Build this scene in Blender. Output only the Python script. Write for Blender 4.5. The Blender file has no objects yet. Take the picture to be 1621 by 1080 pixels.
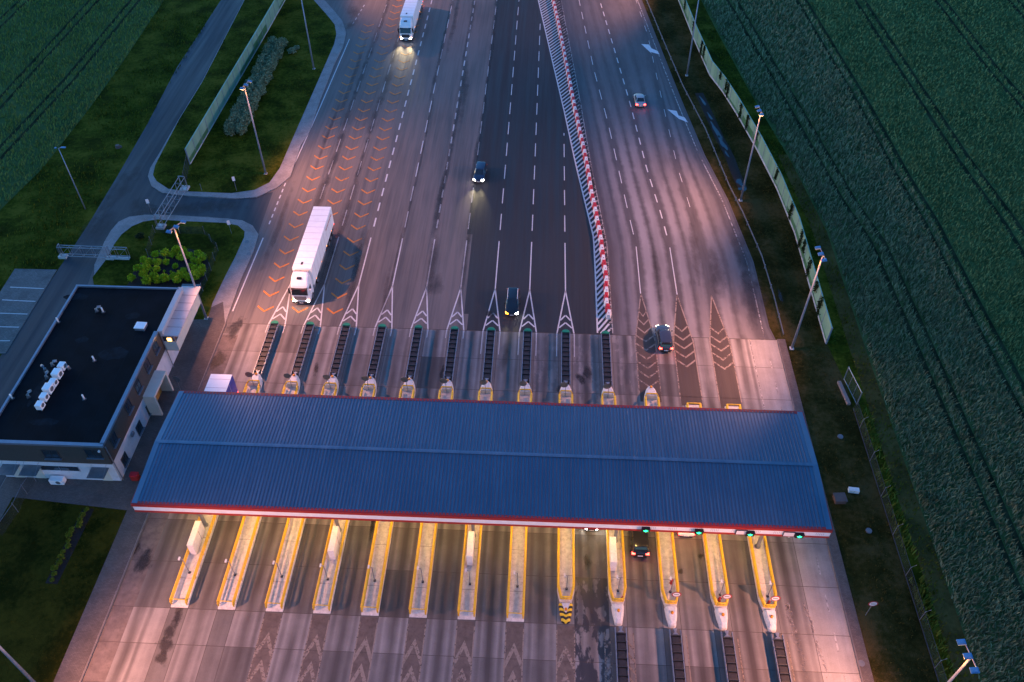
import bpy, bmesh, math, random
import numpy as np
from mathutils import Vector, Matrix
random.seed(7); RNG = np.random.default_rng(7)
R = math.radians
scene = bpy.context.scene
COL = scene.collection

# ------------------------------------------------------------------ camera, world, sun, exposure
CAM_H = 76.5
F_PX, PITCH, YAW, ROLL = 1335.38, 0.7917583, 0.0446678, -0.0006211     # solved from the photograph
def cam_axes():
    cp, sp = math.cos(PITCH), math.sin(PITCH)
    r = np.array([1, 0, 0.]); d = np.array([0, cp, -sp]); u = np.array([0, sp, cp])
    c, s = math.cos(YAW), math.sin(YAW); Z = np.array([[c, -s, 0], [s, c, 0], [0, 0, 1]])
    r, u, d = Z @ r, Z @ u, Z @ d
    c, s = math.cos(ROLL), math.sin(ROLL)
    return r*c + u*s, -r*s + u*c, d
AX_R, AX_U, AX_D = cam_axes()
cam_data = bpy.data.cameras.new('camera'); cam = bpy.data.objects.new('camera', cam_data); COL.objects.link(cam)
cam_data.sensor_width = 36; cam_data.lens = 36*F_PX/1621; cam_data.clip_start = 0.5; cam_data.clip_end = 3000
M = Matrix(((AX_R[0], AX_U[0], -AX_D[0], 0), (AX_R[1], AX_U[1], -AX_D[1], 0), (AX_R[2], AX_U[2], -AX_D[2], CAM_H), (0, 0, 0, 1)))
cam.matrix_world = M
scene.camera = cam

world = bpy.data.worlds.new('World'); scene.world = world; world.use_nodes = True
wn = world.node_tree.nodes; wl = world.node_tree.links
sky = wn.new('ShaderNodeTexSky'); sky.sky_type = 'NISHITA'; sky.sun_disc = False
SUN_EL, SUN_ROT = R(3.6), R(-60)
sky.sun_elevation = SUN_EL; sky.sun_rotation = SUN_ROT; sky.ozone_density = 4.6; sky.air_density = 1.0; sky.dust_density = 0.5
wl.new(sky.outputs[0], wn['Background'].inputs[0]); wn['Background'].inputs[1].default_value = 0.15
sun_d = bpy.data.lights.new('sun', 'SUN'); sun_d.energy = 0.04; sun_d.angle = R(30); sun_d.color = (1, .85, .75)
sun = bpy.data.objects.new('sun', sun_d); COL.objects.link(sun)
# sun_rotation turns clockwise from +Y; the lamp points down its -Z
sun.rotation_euler = (Vector((math.sin(SUN_ROT)*math.cos(SUN_EL), math.cos(SUN_ROT)*math.cos(SUN_EL), math.sin(SUN_EL)))).to_track_quat('Z', 'Y').to_euler()
scene.view_settings.view_transform = 'Standard'; scene.view_settings.look = 'None'
scene.view_settings.exposure = 2.5; scene.view_settings.gamma = 1.0
LAMP_COL = (1.0, 0.385, 0.215); LAMP_W = 6500

def G(px, py, z=0.0):
    """photo pixel -> world point on the level z"""
    v = AX_D*F_PX + AX_R*(px-810.5) + AX_U*(540-py)
    t = (z-CAM_H)/v[2]
    return Vector((v[0]*t, v[1]*t, z))
def GP(pts, z=0.0, s=1.0, ox=0, oy=0): return [G(ox+x/s, oy+y/s, z) for x, y in pts]

# ------------------------------------------------------------------ materials
MATS = {}
def nodes_of(name):
    m = bpy.data.materials.new(name); m.use_nodes = True
    nt = m.node_tree; MATS[name] = m
    return m, nt, nt.nodes['Principled BSDF']
def N(nt, t, **kw):
    n = nt.nodes.new(t)
    for k, v in kw.items(): setattr(n, k, v)
    return n
def pos(nt): return N(nt, 'ShaderNodeNewGeometry').outputs['Position']
def scaled(nt, vec, sx, sy, sz=1):
    m = N(nt, 'ShaderNodeVectorMath', operation='MULTIPLY'); nt.links.new(vec, m.inputs[0]); m.inputs[1].default_value = (sx, sy, sz); return m.outputs[0]
def noise(nt, vec, scale, detail=4, rough=.6):
    n = N(nt, 'ShaderNodeTexNoise'); n.inputs['Scale'].default_value = scale; n.inputs['Detail'].default_value = detail; n.inputs['Roughness'].default_value = rough
    nt.links.new(vec, n.inputs['Vector']); return n.outputs['Fac']
def ramp(nt, fac, *stops):
    r = N(nt, 'ShaderNodeValToRGB'); e = r.color_ramp.elements
    while len(e) < len(stops): e.new(.5)
    for el, (p, c) in zip(e, stops):
        el.position = p; el.color = (c, c, c, 1) if isinstance(c, (int, float)) else (*c, 1)
    nt.links.new(fac, r.inputs[0]); return r.outputs[0]
def mix(nt, a, b, fac, mode='MIX'):
    m = N(nt, 'ShaderNodeMix', data_type='RGBA', blend_type=mode)
    for s, v in ((m.inputs[0], fac), (m.inputs[6], a), (m.inputs[7], b)):
        if isinstance(v, (int, float)): s.default_value = v
        elif isinstance(v, tuple): s.default_value = (*v, 1)
        else: nt.links.new(v, s)
    return m.outputs[2]
def math_(nt, op, a, b=None, c=None):
    m = N(nt, 'ShaderNodeMath', operation=op)
    for i, v in enumerate((a, b, c)):
        if v is None: continue
        if isinstance(v, (int, float)): m.inputs[i].default_value = v
        else: nt.links.new(v, m.inputs[i])
    return m.outputs[0]
def attr(nt, name):
    a = N(nt, 'ShaderNodeAttribute'); a.attribute_name = name; return a
def bump(nt, bs, h, strength=.3, dist=.05):
    b = N(nt, 'ShaderNodeBump'); b.inputs['Strength'].default_value = strength; b.inputs['Distance'].default_value = dist
    nt.links.new(h, b.inputs['Height']); nt.links.new(b.outputs[0], bs.inputs['Normal'])

def plain(name, c, rough=.5, metal=0, var=.18, scale=1.5, dirt=None, coat=0, spec=.5):
    m, nt, b = nodes_of(name)
    n = noise(nt, pos(nt), scale, 5)
    lo = tuple(x*(1-var) for x in c); hi = tuple(min(1, x*(1+var)) for x in c)
    col = ramp(nt, n, (.3, lo), (.7, hi))
    if dirt:
        col = mix(nt, col, dirt, ramp(nt, noise(nt, pos(nt), scale*2.3, 6, .7), (.5, 0), (.75, .7)))
    nt.links.new(col, b.inputs['Base Color'])
    b.inputs['Roughness'].default_value = rough; b.inputs['Metallic'].default_value = metal
    b.inputs['Coat Weight'].default_value = coat; b.inputs['Specular IOR Level'].default_value = spec
    return m
def emit(name, c, s):
    m, nt, b = nodes_of(name); b.inputs['Base Color'].default_value = (*c, 1)
    b.inputs['Emission Color'].default_value = (*c, 1); b.inputs['Emission Strength'].default_value = s; return m

plain('white_paint', (.84, .86, .85), .35, var=.05)
plain('trailer_white', (.88, .92, .90), .4, var=.03, scale=.6, dirt=(.74, .75, .75))
plain('trailer_blue', (.025, .05, .34), .45)
plain('black_plastic', (.012, .012, .014), .5)
plain('rubber', (.014, .014, .015), .8)
plain('dark_rubber_cell', (.02, .019, .02), .6, scale=6, var=.5)
plain('galvanised', (.27, .29, .32), .45, .6, var=.15, scale=3)
plain('pole_steel', (.24, .28, .34), .5, .3, var=.12, scale=2)
plain('lamp_blue', (.10, .24, .42), .35, .2)
plain('yellow_paint', (.72, .44, .012), .45, var=.12, scale=3, dirt=(.42, .25, .03))
plain('green_paint', (.008, .20, .10), .5)
plain('red_paint', (.36, .022, .018), .45, var=.12)
plain('red_plastic', (.50, .012, .022), .5, var=.15, scale=2)
plain('white_plastic', (.74, .72, .70), .5, var=.06, scale=2, dirt=(.5, .46, .42))
plain('orange_glass', (.62, .22, .01), .2)
plain('concrete_island', (.60, .57, .53), .75, var=.16, scale=2.2, dirt=(.24, .20, .17))
plain('nose_white', (.66, .65, .62), .6, var=.1, scale=3, dirt=(.36, .32, .28))
plain('roof_membrane', (.0035, .0055, .008), .85, var=.5, scale=.35, spec=.12)
plain('seam_black', (.0065, .0095, .013), .85, spec=.1); plain('membrane_worn', (.006, .011, .016), .8, scale=1.5, var=.5, spec=.12)
plain('coping', (.20, .24, .29), .35, .5, var=.08)
plain('wall_brown', (.052, .046, .040), .8, var=.12, scale=3)
plain('wall_white', (.62, .63, .66), .75, var=.06, scale=1.2, dirt=(.45, .45, .46))
plain('wall_cream', (.60, .57, .48), .75, var=.06)
plain('timber', (.42, .24, .05), .6, scale=4)
plain('sheet_metal_pale', (.50, .47, .46), .5, .2, var=.06)
plain('dark_metal', (.05, .055, .06), .5, .4)
plain('asphalt_dark_trim', (.03, .03, .032), .8)
plain('soil', (.012, .010, .009), .95, scale=5, var=.4)
plain('car_black', (.008, .009, .012), .18, coat=.6, var=.02)
plain('car_navy', (.010, .022, .055), .18, coat=.6, var=.02)
plain('car_slate', (.055, .062, .085), .25, .4, coat=.5, var=.02)
plain('car_silver', (.42, .40, .40), .28, .4, coat=.4, var=.02)
plain('car_white', (.7, .7, .7), .25, coat=.4, var=.02)
plain('sign_white', (.78, .77, .76), .4, var=.03)
plain('sign_back', (.16, .17, .18), .5, .4)
plain('bark', (.05, .035, .025), .9, scale=6)
plain('wood_plank', (.24, .17, .15), .8, scale=3)
plain('cover_brown', (.09, .065, .06), .6)
m, nt, b = nodes_of('glass'); b.inputs['Base Color'].default_value = (.012, .02, .028, 1); b.inputs['Roughness'].default_value = .06; b.inputs['Specular IOR Level'].default_value = .8
m, nt, b = nodes_of('window_glass'); b.inputs['Base Color'].default_value = (.02, .035, .05, 1); b.inputs['Roughness'].default_value = .08; b.inputs['Specular IOR Level'].default_value = .9
m, nt, b = nodes_of('water'); b.inputs['Base Color'].default_value = (.008, .015, .02, 1); b.inputs['Roughness'].default_value = .05
b.inputs['Specular IOR Level'].default_value = 1.0; bump(nt, b, noise(nt, pos(nt), 4), .05, .02)
m, nt, b = nodes_of('barrier_acrylic'); b.inputs['Roughness'].default_value = .3
nt.links.new(ramp(nt, noise(nt, scaled(nt, pos(nt), 1, 1, .3), .5), (.3, (.17, .32, .20)), (.7, (.30, .46, .32))), b.inputs['Base Color'])
m, nt, b = nodes_of('barrier_green'); b.inputs['Roughness'].default_value = .4
nt.links.new(ramp(nt, noise(nt, pos(nt), .7), (.3, (.045, .14, .055)), (.7, (.09, .21, .09))), b.inputs['Base Color'])
emit('headlight_lit', (1, .93, .85), 14); emit('headlight_dim', (1, .8, .6), 5); emit('tail_lit', (1, .03, .02), 5); emit('tail_amber', (1, .25, .02), 4)
emit('signal_green', (.02, 1, .30), 1.1); emit('lamp_lit', (1, .45, .18), 9); emit('room_light', (1, .45, .12), 1.6)
# chain-link mesh: transparent net
m, nt, b = nodes_of('chain_link')
b.inputs['Base Color'].default_value = (.05, .065, .075, 1); b.inputs['Metallic'].default_value = .3; b.inputs['Roughness'].default_value = .5
b.inputs['Alpha'].default_value = .34

# roads
def asphalt(name, lo, hi, streak=.5, rough=.8):
    m, nt, b = nodes_of(name); p = pos(nt)
    big = noise(nt, scaled(nt, p, 1, .35), .12, 3); fine = noise(nt, p, 14, 3)
    st = noise(nt, scaled(nt, p, 1.1, .03), 1.0, 5, .62); st2 = noise(nt, scaled(nt, p, 3.5, .10), 1.0, 3)
    f = math_(nt, 'ADD', math_(nt, 'MULTIPLY', st, streak), math_(nt, 'ADD', math_(nt, 'MULTIPLY', big, .5), math_(nt, 'ADD', math_(nt, 'MULTIPLY', fine, .18), math_(nt, 'MULTIPLY', st2, streak*.4))))
    tot = .25*streak*2 + .25 + .09 + streak*.2
    col = ramp(nt, f, (max(0, tot-.20), lo), (min(1, tot+.20), hi))
    nt.links.new(col, b.inputs['Base Color'])
    nt.links.new(ramp(nt, st, (.35, rough-.22), (.65, rough+.08)), b.inputs['Roughness'])
    bump(nt, b, fine, .15, .01)
    return m, nt, b, p
asphalt('asphalt_old', (.064, .056, .052), (.150, .134, .125), .8)
asphalt('asphalt_new', (.012, .016, .020), (.026, .031, .037), .30, .85)
asphalt('asphalt_service', (.005, .011, .017), (.022, .038, .052), .35, .7)
asphalt('brown_strip', (.030, .022, .019), (.085, .064, .052), .4)
# right-hand lanes: streaks follow the lanes (lane coordinate in the attribute)
m, nt, b = nodes_of('asphalt_lanes'); p = pos(nt)
la = attr(nt, 'lane').outputs['Fac']; sep = N(nt, 'ShaderNodeSeparateXYZ'); nt.links.new(p, sep.inputs[0])
cv = N(nt, 'ShaderNodeCombineXYZ'); nt.links.new(la, cv.inputs[0]); nt.links.new(math_(nt, 'MULTIPLY', sep.outputs[1], .02), cv.inputs[1])
st = noise(nt, cv.outputs[0], 6.5, 4, .6); st2 = noise(nt, cv.outputs[0], 22, 3)
# bleached wheel paths either side of each lane centre
fr = math_(nt, 'ABSOLUTE', math_(nt, 'SUBTRACT', math_(nt, 'FRACT', la), .5))
tr = math_(nt, 'ABSOLUTE', math_(nt, 'SUBTRACT', fr, .2))
wob = math_(nt, 'MULTIPLY', math_(nt, 'SUBTRACT', noise(nt, scaled(nt, p, .5, .5), 1.2, 4), .5), .16)
pale = ramp(nt, math_(nt, 'ADD', tr, wob), (.07, 1), (.19, 0))
col = ramp(nt, math_(nt, 'ADD', math_(nt, 'MULTIPLY', st, .7), math_(nt, 'MULTIPLY', st2, .3)), (.32, (.058, .052, .052)), (.68, (.098, .09, .092)))
palef = math_(nt, 'MULTIPLY', pale, ramp(nt, noise(nt, scaled(nt, p, .25, .04), 1, 3), (.3, .35), (.6, 1)))
palef = math_(nt, 'MULTIPLY', palef, attr(nt, 'bleach').outputs['Fac'])
nt.links.new(mix(nt, col, (.25, .235, .24), palef), b.inputs['Base Color']); b.inputs['Roughness'].default_value = .72
bump(nt, b, noise(nt, p, 14, 3), .15, .01)

# concrete apron: face tone, lane distance, slab joints
m, nt, b = nodes_of('concrete_slab'); p = pos(nt)
tone = attr(nt, 'tone').outputs['Fac']; lane = attr(nt, 'lane').outputs['Fac']; wet = attr(nt, 'wet').outputs['Fac']
n1 = noise(nt, scaled(nt, p, .9, .05), 1.0, 5, .65); n2 = noise(nt, p, .5, 5); n3 = noise(nt, p, 9, 4)
base = ramp(nt, math_(nt, 'ADD', math_(nt, 'MULTIPLY', n1, .45), math_(nt, 'ADD', math_(nt, 'MULTIPLY', n2, .35), math_(nt, 'MULTIPLY', n3, .2))), (.36, (.17, .158, .152)), (.64, (.31, .295, .28)))
base = mix(nt, base, tone, 1.0, 'MULTIPLY')
d = math_(nt, 'ABSOLUTE', math_(nt, 'ADD', lane, math_(nt, 'MULTIPLY', math_(nt, 'SUBTRACT', noise(nt, scaled(nt, p, .3, .06), 1, 3), .5), .5)))
oil = ramp(nt, d, (.15, .88), (.72, 0)); tracks = ramp(nt, math_(nt, 'ABSOLUTE', math_(nt, 'SUBTRACT', d, 1.05)), (.08, .55), (.30, 0))
sn = ramp(nt, noise(nt, scaled(nt, p, .35, .07), 1.0, 3), (.32, .35), (.58, 1))
dk = math_(nt, 'MULTIPLY', math_(nt, 'MAXIMUM', oil, tracks), sn)
base = mix(nt, base, (.045, .037, .036), dk)
wetm = math_(nt, 'MULTIPLY', wet, ramp(nt, noise(nt, scaled(nt, p, 1, .45), .9, 4), (.50, 1), (.54, 0)))
base = mix(nt, base, (.030, .026, .026), wetm)
edge = attr(nt, 'edge').outputs['Fac']
nt.links.new(base, b.inputs['Base Color'])
nt.links.new(mix(nt, (.8, .8, .8), (.35, .35, .35), wetm), b.inputs['Roughness'])
bump(nt, b, n3, .12, .01)
plain('joint', (.07, .058, .052), .9)
def pavers(name, lo, hi):
    m, nt, b = nodes_of(name); p = pos(nt)
    br = N(nt, 'ShaderNodeTexBrick'); br.inputs['Scale'].default_value = 2.2; br.inputs['Color1'].default_value = (*lo, 1); br.inputs['Color2'].default_value = (*hi, 1)
    br.inputs['Mortar'].default_value = tuple(x*.6 for x in lo) + (1,); br.inputs['Mortar Size'].default_value = .02
    nt.links.new(p, br.inputs['Vector'])
    col = mix(nt, br.outputs[0], tuple(x*.55 for x in lo), ramp(nt, noise(nt, p, .45, 6, .65), (.45, 0), (.72, .75)))
    nt.links.new(col, b.inputs['Base Color']); b.inputs['Roughness'].default_value = .85
pavers('pavers', (.27, .245, .235), (.34, .315, .30)); pavers('parking_pavers', (.115, .118, .115), (.175, .176, .17))
pavers('pavers_dark', (.095, .078, .070), (.135, .112, .10))
plain('kerb_stone', (.13, .115, .11), .85)
# paint that is worn through in places
def worn(name, c, amount=.4, scale=1.6):
    m, nt, b = nodes_of(name); p = pos(nt)
    f = noise(nt, p, scale, 6, .75); f2 = noise(nt, p, .11, 2)
    nt.links.new(ramp(nt, noise(nt, p, 3), (.3, tuple(x*.8 for x in c)), (.7, c)), b.inputs['Base Color'])
    nt.links.new(ramp(nt, math_(nt, 'ADD', math_(nt, 'MULTIPLY', f, .75), math_(nt, 'MULTIPLY', f2, .35)), (amount, 0), (amount+.16, 1)), b.inputs['Alpha'])
    b.inputs['Roughness'].default_value = .7
worn('line_white', (.62, .62, .62), .30); worn('line_faded', (.44, .42, .40), .46); worn('line_orange', (.60, .21, .03), .35, 1.9); worn('line_brown', (.30, .235, .19), .40, 2.2)
worn('chevron_beige', (.28, .225, .18), .40, 3.2); worn('line_bright', (.70, .70, .71), .2); worn('stain_light', (.36, .32, .30), .52, 1.2)
def soft_stain(name, c, strength, scale=1.4, lo=.34, hi=.62):
    m, nt, b = nodes_of(name); p = pos(nt); f = attr(nt, 'fall').outputs['Fac']
    n = noise(nt, scaled(nt, p, 1, .6), scale, 5, .6)
    v = math_(nt, 'ADD', f, math_(nt, 'MULTIPLY', math_(nt, 'SUBTRACT', n, .5), 1.5))
    b.inputs['Base Color'].default_value = (*c, 1); b.inputs['Roughness'].default_value = .6
    nt.links.new(ramp(nt, v, (lo, 0), (hi, strength)), b.inputs['Alpha'])
soft_stain('stain', (.024, .019, .018), .75, 1.8, .22, .75); soft_stain('stain_faint', (.03, .025, .026), .42, .8, .25, .95)
# vegetation
def veg(name, *stops, scale=.5, a2=None):
    m, nt, b = nodes_of(name); p = pos(nt)
    f = math_(nt, 'ADD', math_(nt, 'MULTIPLY', noise(nt, p, scale*.22, 4, .55), .55), math_(nt, 'ADD', math_(nt, 'MULTIPLY', noise(nt, p, scale*2, 5, .65), .3), math_(nt, 'MULTIPLY', noise(nt, p, scale*16, 3), .15)))
    col = ramp(nt, f, *stops); nt.links.new(col, b.inputs['Base Color']); b.inputs['Roughness'].default_value = .9; b.inputs['Specular IOR Level'].default_value = .03
    bump(nt, b, noise(nt, p, scale*10, 4), .6, .12); return m
veg('grass', (.42, (.018, .026, .002)), (.5, (.045, .058, .004)), (.58, (.105, .098, .011)), scale=.9)
veg('verge', (.42, (.016, .017, .004)), (.5, (.034, .032, .008)), (.58, (.075, .056, .020)), scale=.8)
veg('lawn', (.42, (.012, .017, .002)), (.58, (.055, .048, .006)), scale=1.1)
veg('field_soil', (.38, (.040, .076, .024)), (.62, (.10, .15, .050)), scale=.8)
veg('field_path', (.40, (.045, .038, .010)), (.60, (.13, .095, .030)), scale=1.0)
veg('tramline', (.40, (.012, .018, .009)), (.60, (.045, .055, .026)), scale=1.6)
def leaf(name, lo, hi, trans=0):
    m, nt, b = nodes_of(name)
    a = attr(nt, 'rnd').outputs['Fac']; n = noise(nt, pos(nt), .25, 4)
    f = math_(nt, 'ADD', math_(nt, 'MULTIPLY', a, .55), math_(nt, 'MULTIPLY', n, .45))
    nt.links.new(ramp(nt, f, (.15, lo), (.85, hi)), b.inputs['Base Color']); b.inputs['Roughness'].default_value = .8; b.inputs['Specular IOR Level'].default_value = .06
leaf('crop_leaf', (.032, .075, .024), (.21, .31, .115)); leaf('crop_leaf_edge', (.040, .068, .034), (.32, .35, .18)); leaf('crop_leaf_left', (.095, .155, .034), (.20, .275, .070))
leaf('grass_leaf', (.024, .036, .003), (.15, .15, .014)); leaf('verge_leaf', (.020, .022, .004), (.10, .085, .020)); leaf('lawn_leaf', (.014, .022, .002), (.095, .085, .008)); leaf('weed_leaf', (.035, .075, .008), (.15, .21, .035))
leaf('shrub_leaf', (.15, .25, .006), (.42, .56, .03)); leaf('hedge_leaf', (.06, .10, .05), (.30, .36, .20)); leaf('vine_leaf', (.010, .020, .007), (.035, .05, .018))
leaf('bed_leaf', (.05, .085, .006), (.16, .21, .025))
# metal roofing (ribs are geometry)
m, nt, b = nodes_of('roof_metal'); p = pos(nt)
rf = math_(nt, 'ADD', math_(nt, 'MULTIPLY', noise(nt, scaled(nt, p, 2.4, .10), 1, 4), .55), math_(nt, 'MULTIPLY', noise(nt, p, .22, 5, .6), .45))
nt.links.new(ramp(nt, rf, (.34, (.068, .145, .215)), (.5, (.098, .178, .25)), (.66, (.135, .215, .29))), b.inputs['Base Color']); nt.links.new(ramp(nt, rf, (.3, .32), (.7, .55)), b.inputs['Roughness']); b.inputs['Metallic'].default_value = .55
m, nt, b = nodes_of('roof_rib'); b.inputs['Base Color'].default_value = (.055, .085, .14, 1); b.inputs['Roughness'].default_value = .45; b.inputs['Metallic'].default_value = .5
# hazard stripes on the stubby nose
m, nt, b = nodes_of('hazard_stripes'); p = pos(nt); sp = N(nt, 'ShaderNodeSeparateXYZ'); nt.links.new(p, sp.inputs[0])
xx = math_(nt, 'ABSOLUTE', math_(nt, 'SUBTRACT', sp.outputs[0], 3.44))
k = math_(nt, 'FRACT', math_(nt, 'MULTIPLY', math_(nt, 'ADD', sp.outputs[1], math_(nt, 'MULTIPLY', xx, -.55)), 2.1))
nt.links.new(mix(nt, (.72, .50, .015), (.012, .012, .012), math_(nt, 'GREATER_THAN', k, .5)), b.inputs['Base Color']); b.inputs['Roughness'].default_value = .55

# ------------------------------------------------------------------ mesh helpers
class MB:
    def __init__(s): s.v = []; s.f = []; s.m = []
    def add(s, vs, fs, mat=0):
        o = len(s.v); s.v += [tuple(v) for v in vs]; s.f += [tuple(i+o for i in f) for f in fs]; s.m += [mat]*len(fs); return s
    def box(s, x, y, z, sx, sy, sz, rz=0, mat=0):        # centre in x,y ; bottom z
        c, n = math.cos(rz), math.sin(rz); vs = []
        for dz in (0, sz):
            for dx, dy in ((-1, -1), (1, -1), (1, 1), (-1, 1)):
                a, b_ = dx*sx/2, dy*sy/2; vs.append((x+a*c-b_*n, y+a*n+b_*c, z+dz))
        return s.add(vs, [(3, 2, 1, 0), (4, 5, 6, 7), (0, 1, 5, 4), (1, 2, 6, 5), (2, 3, 7, 6), (3, 0, 4, 7)], mat)
    def loft(s, rings, mat=0, cap=True):
        n = len(rings[0]); vs = [p for r in rings for p in r]; fs = []
        for i in range(len(rings)-1):
            for j in range(n):
                k = (j+1) % n; fs.append((i*n+j, i*n+k, (i+1)*n+k, (i+1)*n+j))
        if cap: fs += [tuple(range(n-1, -1, -1)), tuple((len(rings)-1)*n+j for j in range(n))]
        return s.add(vs, fs, mat)
    def prism(s, poly, z0, z1, mat=0, taper=None):
        a = [(p[0], p[1], z0) for p in poly]; q = taper or poly; b_ = [(p[0], p[1], z1) for p in q]
        return s.loft([a, b_], mat)
    def tube(s, pts, r, n=6, mat=0, r2=None):
        pts = [Vector(p) for p in pts]; rings = []
        for i, p in enumerate(pts):
            t = (pts[min(i+1, len(pts)-1)]-pts[max(i-1, 0)]).normalized()
            up = Vector((0, 0, 1)) if abs(t.z) < .9 else Vector((1, 0, 0))
            a = t.cross(up).normalized(); b_ = t.cross(a).normalized()
            rr = r if r2 is None else r+(r2-r)*i/max(1, len(pts)-1)
            rings.append([p + a*rr*math.cos(2*math.pi*k/n) + b_*rr*math.sin(2*math.pi*k/n) for k in range(n)])
        return s.loft(rings, mat)
    def cyl(s, x, y, z0, z1, r, n=12, mat=0, r2=None): return s.tube([(x, y, z0), (x, y, z1)], r, n, mat, r2)
    def sheet(s, pts, z, mat=0):
        bm = bmesh.new(); vs = [bm.verts.new((p[0], p[1], z)) for p in pts]; f = bm.faces.new(vs); f.normal_update()
        if f.normal.z < 0: f.normal_flip()
        r = bmesh.ops.triangulate(bm, faces=[f]); bm.verts.index_update()
        s.add([v.co[:] for v in bm.verts], [[v.index for v in g.verts] for g in bm.faces], mat); bm.free(); return s
    def quad(s, a, b_, c, d, mat=0): return s.add([a, b_, c, d], [(0, 1, 2, 3)], mat)
    def stripe(s, p, q, w, z, mat=0):
        p, q = Vector((p[0], p[1], 0)), Vector((q[0], q[1], 0)); t = (q-p)
        if t.length < 1e-4: return s
        n = Vector((-t.y, t.x, 0)).normalized()*w/2; u = Vector((0, 0, z))
        return s.quad(p-n+u, q-n+u, q+n+u, p+n+u, mat)
    def build(s, name, mats, parent=None, smooth=False, bevel=0, world=False, sub=0, fix=True):
        me = bpy.data.meshes.new(name); v = s.v
        if world and parent is not None:
            l = parent.location; v = [(a-l.x, b_-l.y, c-l.z) for a, b_, c in v]
        me.from_pydata(v, [], s.f)
        for k in ([mats] if isinstance(mats, str) else mats): me.materials.append(MATS[k])
        me.polygons.foreach_set('material_index', s.m)
        if fix:
            bm = bmesh.new(); bm.from_mesh(me); bmesh.ops.recalc_face_normals(bm, faces=bm.faces); bm.to_mesh(me); bm.free()
        if smooth: me.polygons.foreach_set('use_smooth', [True]*len(me.polygons))
        me.update(); o = bpy.data.objects.new(name, me); COL.objects.link(o)
        if parent is not None: o.parent = parent
        if bevel:
            md = o.modifiers.new('bevel', 'BEVEL'); md.width = bevel; md.segments = 2; md.limit_method = 'ANGLE'
        if sub:
            md = o.modifiers.new('sub', 'SUBSURF'); md.levels = sub; md.render_levels = sub
        return o
def tag(o, label=None, cat=None, group=None, kind=None):
    for k, v in (('label', label), ('category', cat), ('group', group), ('kind', kind)):
        if v: o[k] = v
    return o
def thing(name, label, cat, loc=(0, 0, 0), rz=0, group=None):
    o = bpy.data.objects.new(name, None); COL.objects.link(o); o.location = loc; o.rotation_euler = (0, 0, rz); o.empty_display_size = .3
    return tag(o, label, cat, group)
def copy_tree(o, parent=None):
    c = o.copy(); COL.objects.link(c); c.parent = parent
    for ch in list(o.children):
        if ch.name in COL.objects: copy_tree(ch, c)
    return c
def struct(mb, name, mats, **kw): return tag(mb.build(name, mats, fix=False, **kw), kind='structure')
ORD = ['leftmost', 'second from the left', 'third from the left', 'fourth from the left', 'fifth from the left', 'sixth from the left', 'middle, seventh from the left',
       'sixth from the right', 'fifth from the right', 'fourth from the right', 'third from the right', 'second from the right', 'rightmost']
LX = [-34.04, -29.42, -24.73, -20.10, -15.42, -10.77, -6.09, -1.40, 3.44, 8.48, 13.60, 18.43, 23.05]     # island axes
YS, YN = 37.62, 67.3          # island south end, north nose

# ------------------------------------------------------------------ ground sheets
g = MB(); g.sheet([(-600, -300), (600, -300), (600, 900), (-600, 900)], 0); struct(g, 'ground', 'grass')
# carriageway and service road: one asphalt sheet, wedges of kerbed paving sit on it
SERV_L = [G(*p) for p in ((0, 565), (90, 430), (137, 360), (187, 277), (233, 197), (280, 107), (350, 0))]
ROAD_R = [G(*p) for p in ((1230, 541), (1222, 535), (1193, 415), (1152.6, 316), (1115.6, 245), (1080, 161), (1016, 0))]
asp = [(-67.4, 15, 0)] + [tuple(p) for p in SERV_L] + [(-70, 260, 0), (15, 260, 0)] + [tuple(p) for p in reversed(ROAD_R)] + [(30.6, 15, 0)]
g = MB(); g.sheet(asp, .006); road = struct(g, 'road', 'asphalt_old')
serv = [(-67.4, 15, 0)] + [tuple(p) for p in SERV_L] + [(-70, 260, 0), (-64, 260, 0)] + [tuple(G(*p)) for p in ((387, 0), (320, 130), (283, 190), (262, 225), (236, 275), (250, 303), (300, 312), (375, 316), (432, 304))] + [tuple(G(*p)) for p in ((408, 372), (385, 355), (330, 343), (240, 345), (190, 370), (150, 420))] + [(-58, 60, 0), (-58, 15, 0)]
g = MB(); g.sheet(serv, .010); struct(g, 'service_road', 'asphalt_service')
# newer dark asphalt between the lanes and the striped wedge
HL = [G(*p) for p in ((945.8, 526), (942.5, 434), (939.7, 376), (911, 258.7), (893, 175.6), (876, 103.5), (852, 0))]
g = MB(); g.sheet([(-9.3, 76.9), (-9.3, 80.2), (-9.9, 80.2), (-10.1, 97), (-10.9, 97), (-11.2, 260)] + [tuple(G(*q))[:2] for q in ((888, 0), (905, 89), (919, 163.6), (935, 258.7), (960.6, 387), (970, 527.5))] + [(9.4, 76.9)], .010)
struct(g, 'road_patch', 'asphalt_new')
# right-hand exit lanes: ruled sheet along the lane lines
def interp(pts, y):
    pts = sorted(pts, key=lambda p: p[1])
    for a, b_ in zip(pts, pts[1:]):
        if y <= b_[1]: t = (y-a[1])/(b_[1]-a[1]); return a[0]+(b_[0]-a[0])*t
    a, b_ = pts[-2:]; t = (y-a[1])/(b_[1]-a[1]); return a[0]+(b_[0]-a[0])*t
HR = [(p.x, p.y) for p in (G(*q) for q in ((970, 527.5), (960.6, 387), (935, 258.7), (919, 163.6), (905, 89), (888, 0)))]
HLx = [(p.x, p.y) for p in HL]
L11 = [(13.6, 77), (13.56, 85.2), (13.55, 95.6), (12.76, 104.3), (11.74, 116.6), (10.76, 128.1), (8.74, 147.4), (6.5, 175.5)]
L12 = [(18.43, 77), (18.47, 84.6), (18.35, 95.5), (17.74, 103), (16.4, 115), (14.9, 134.6), (12.94, 155.1), (11.08, 173.9)]
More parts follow.
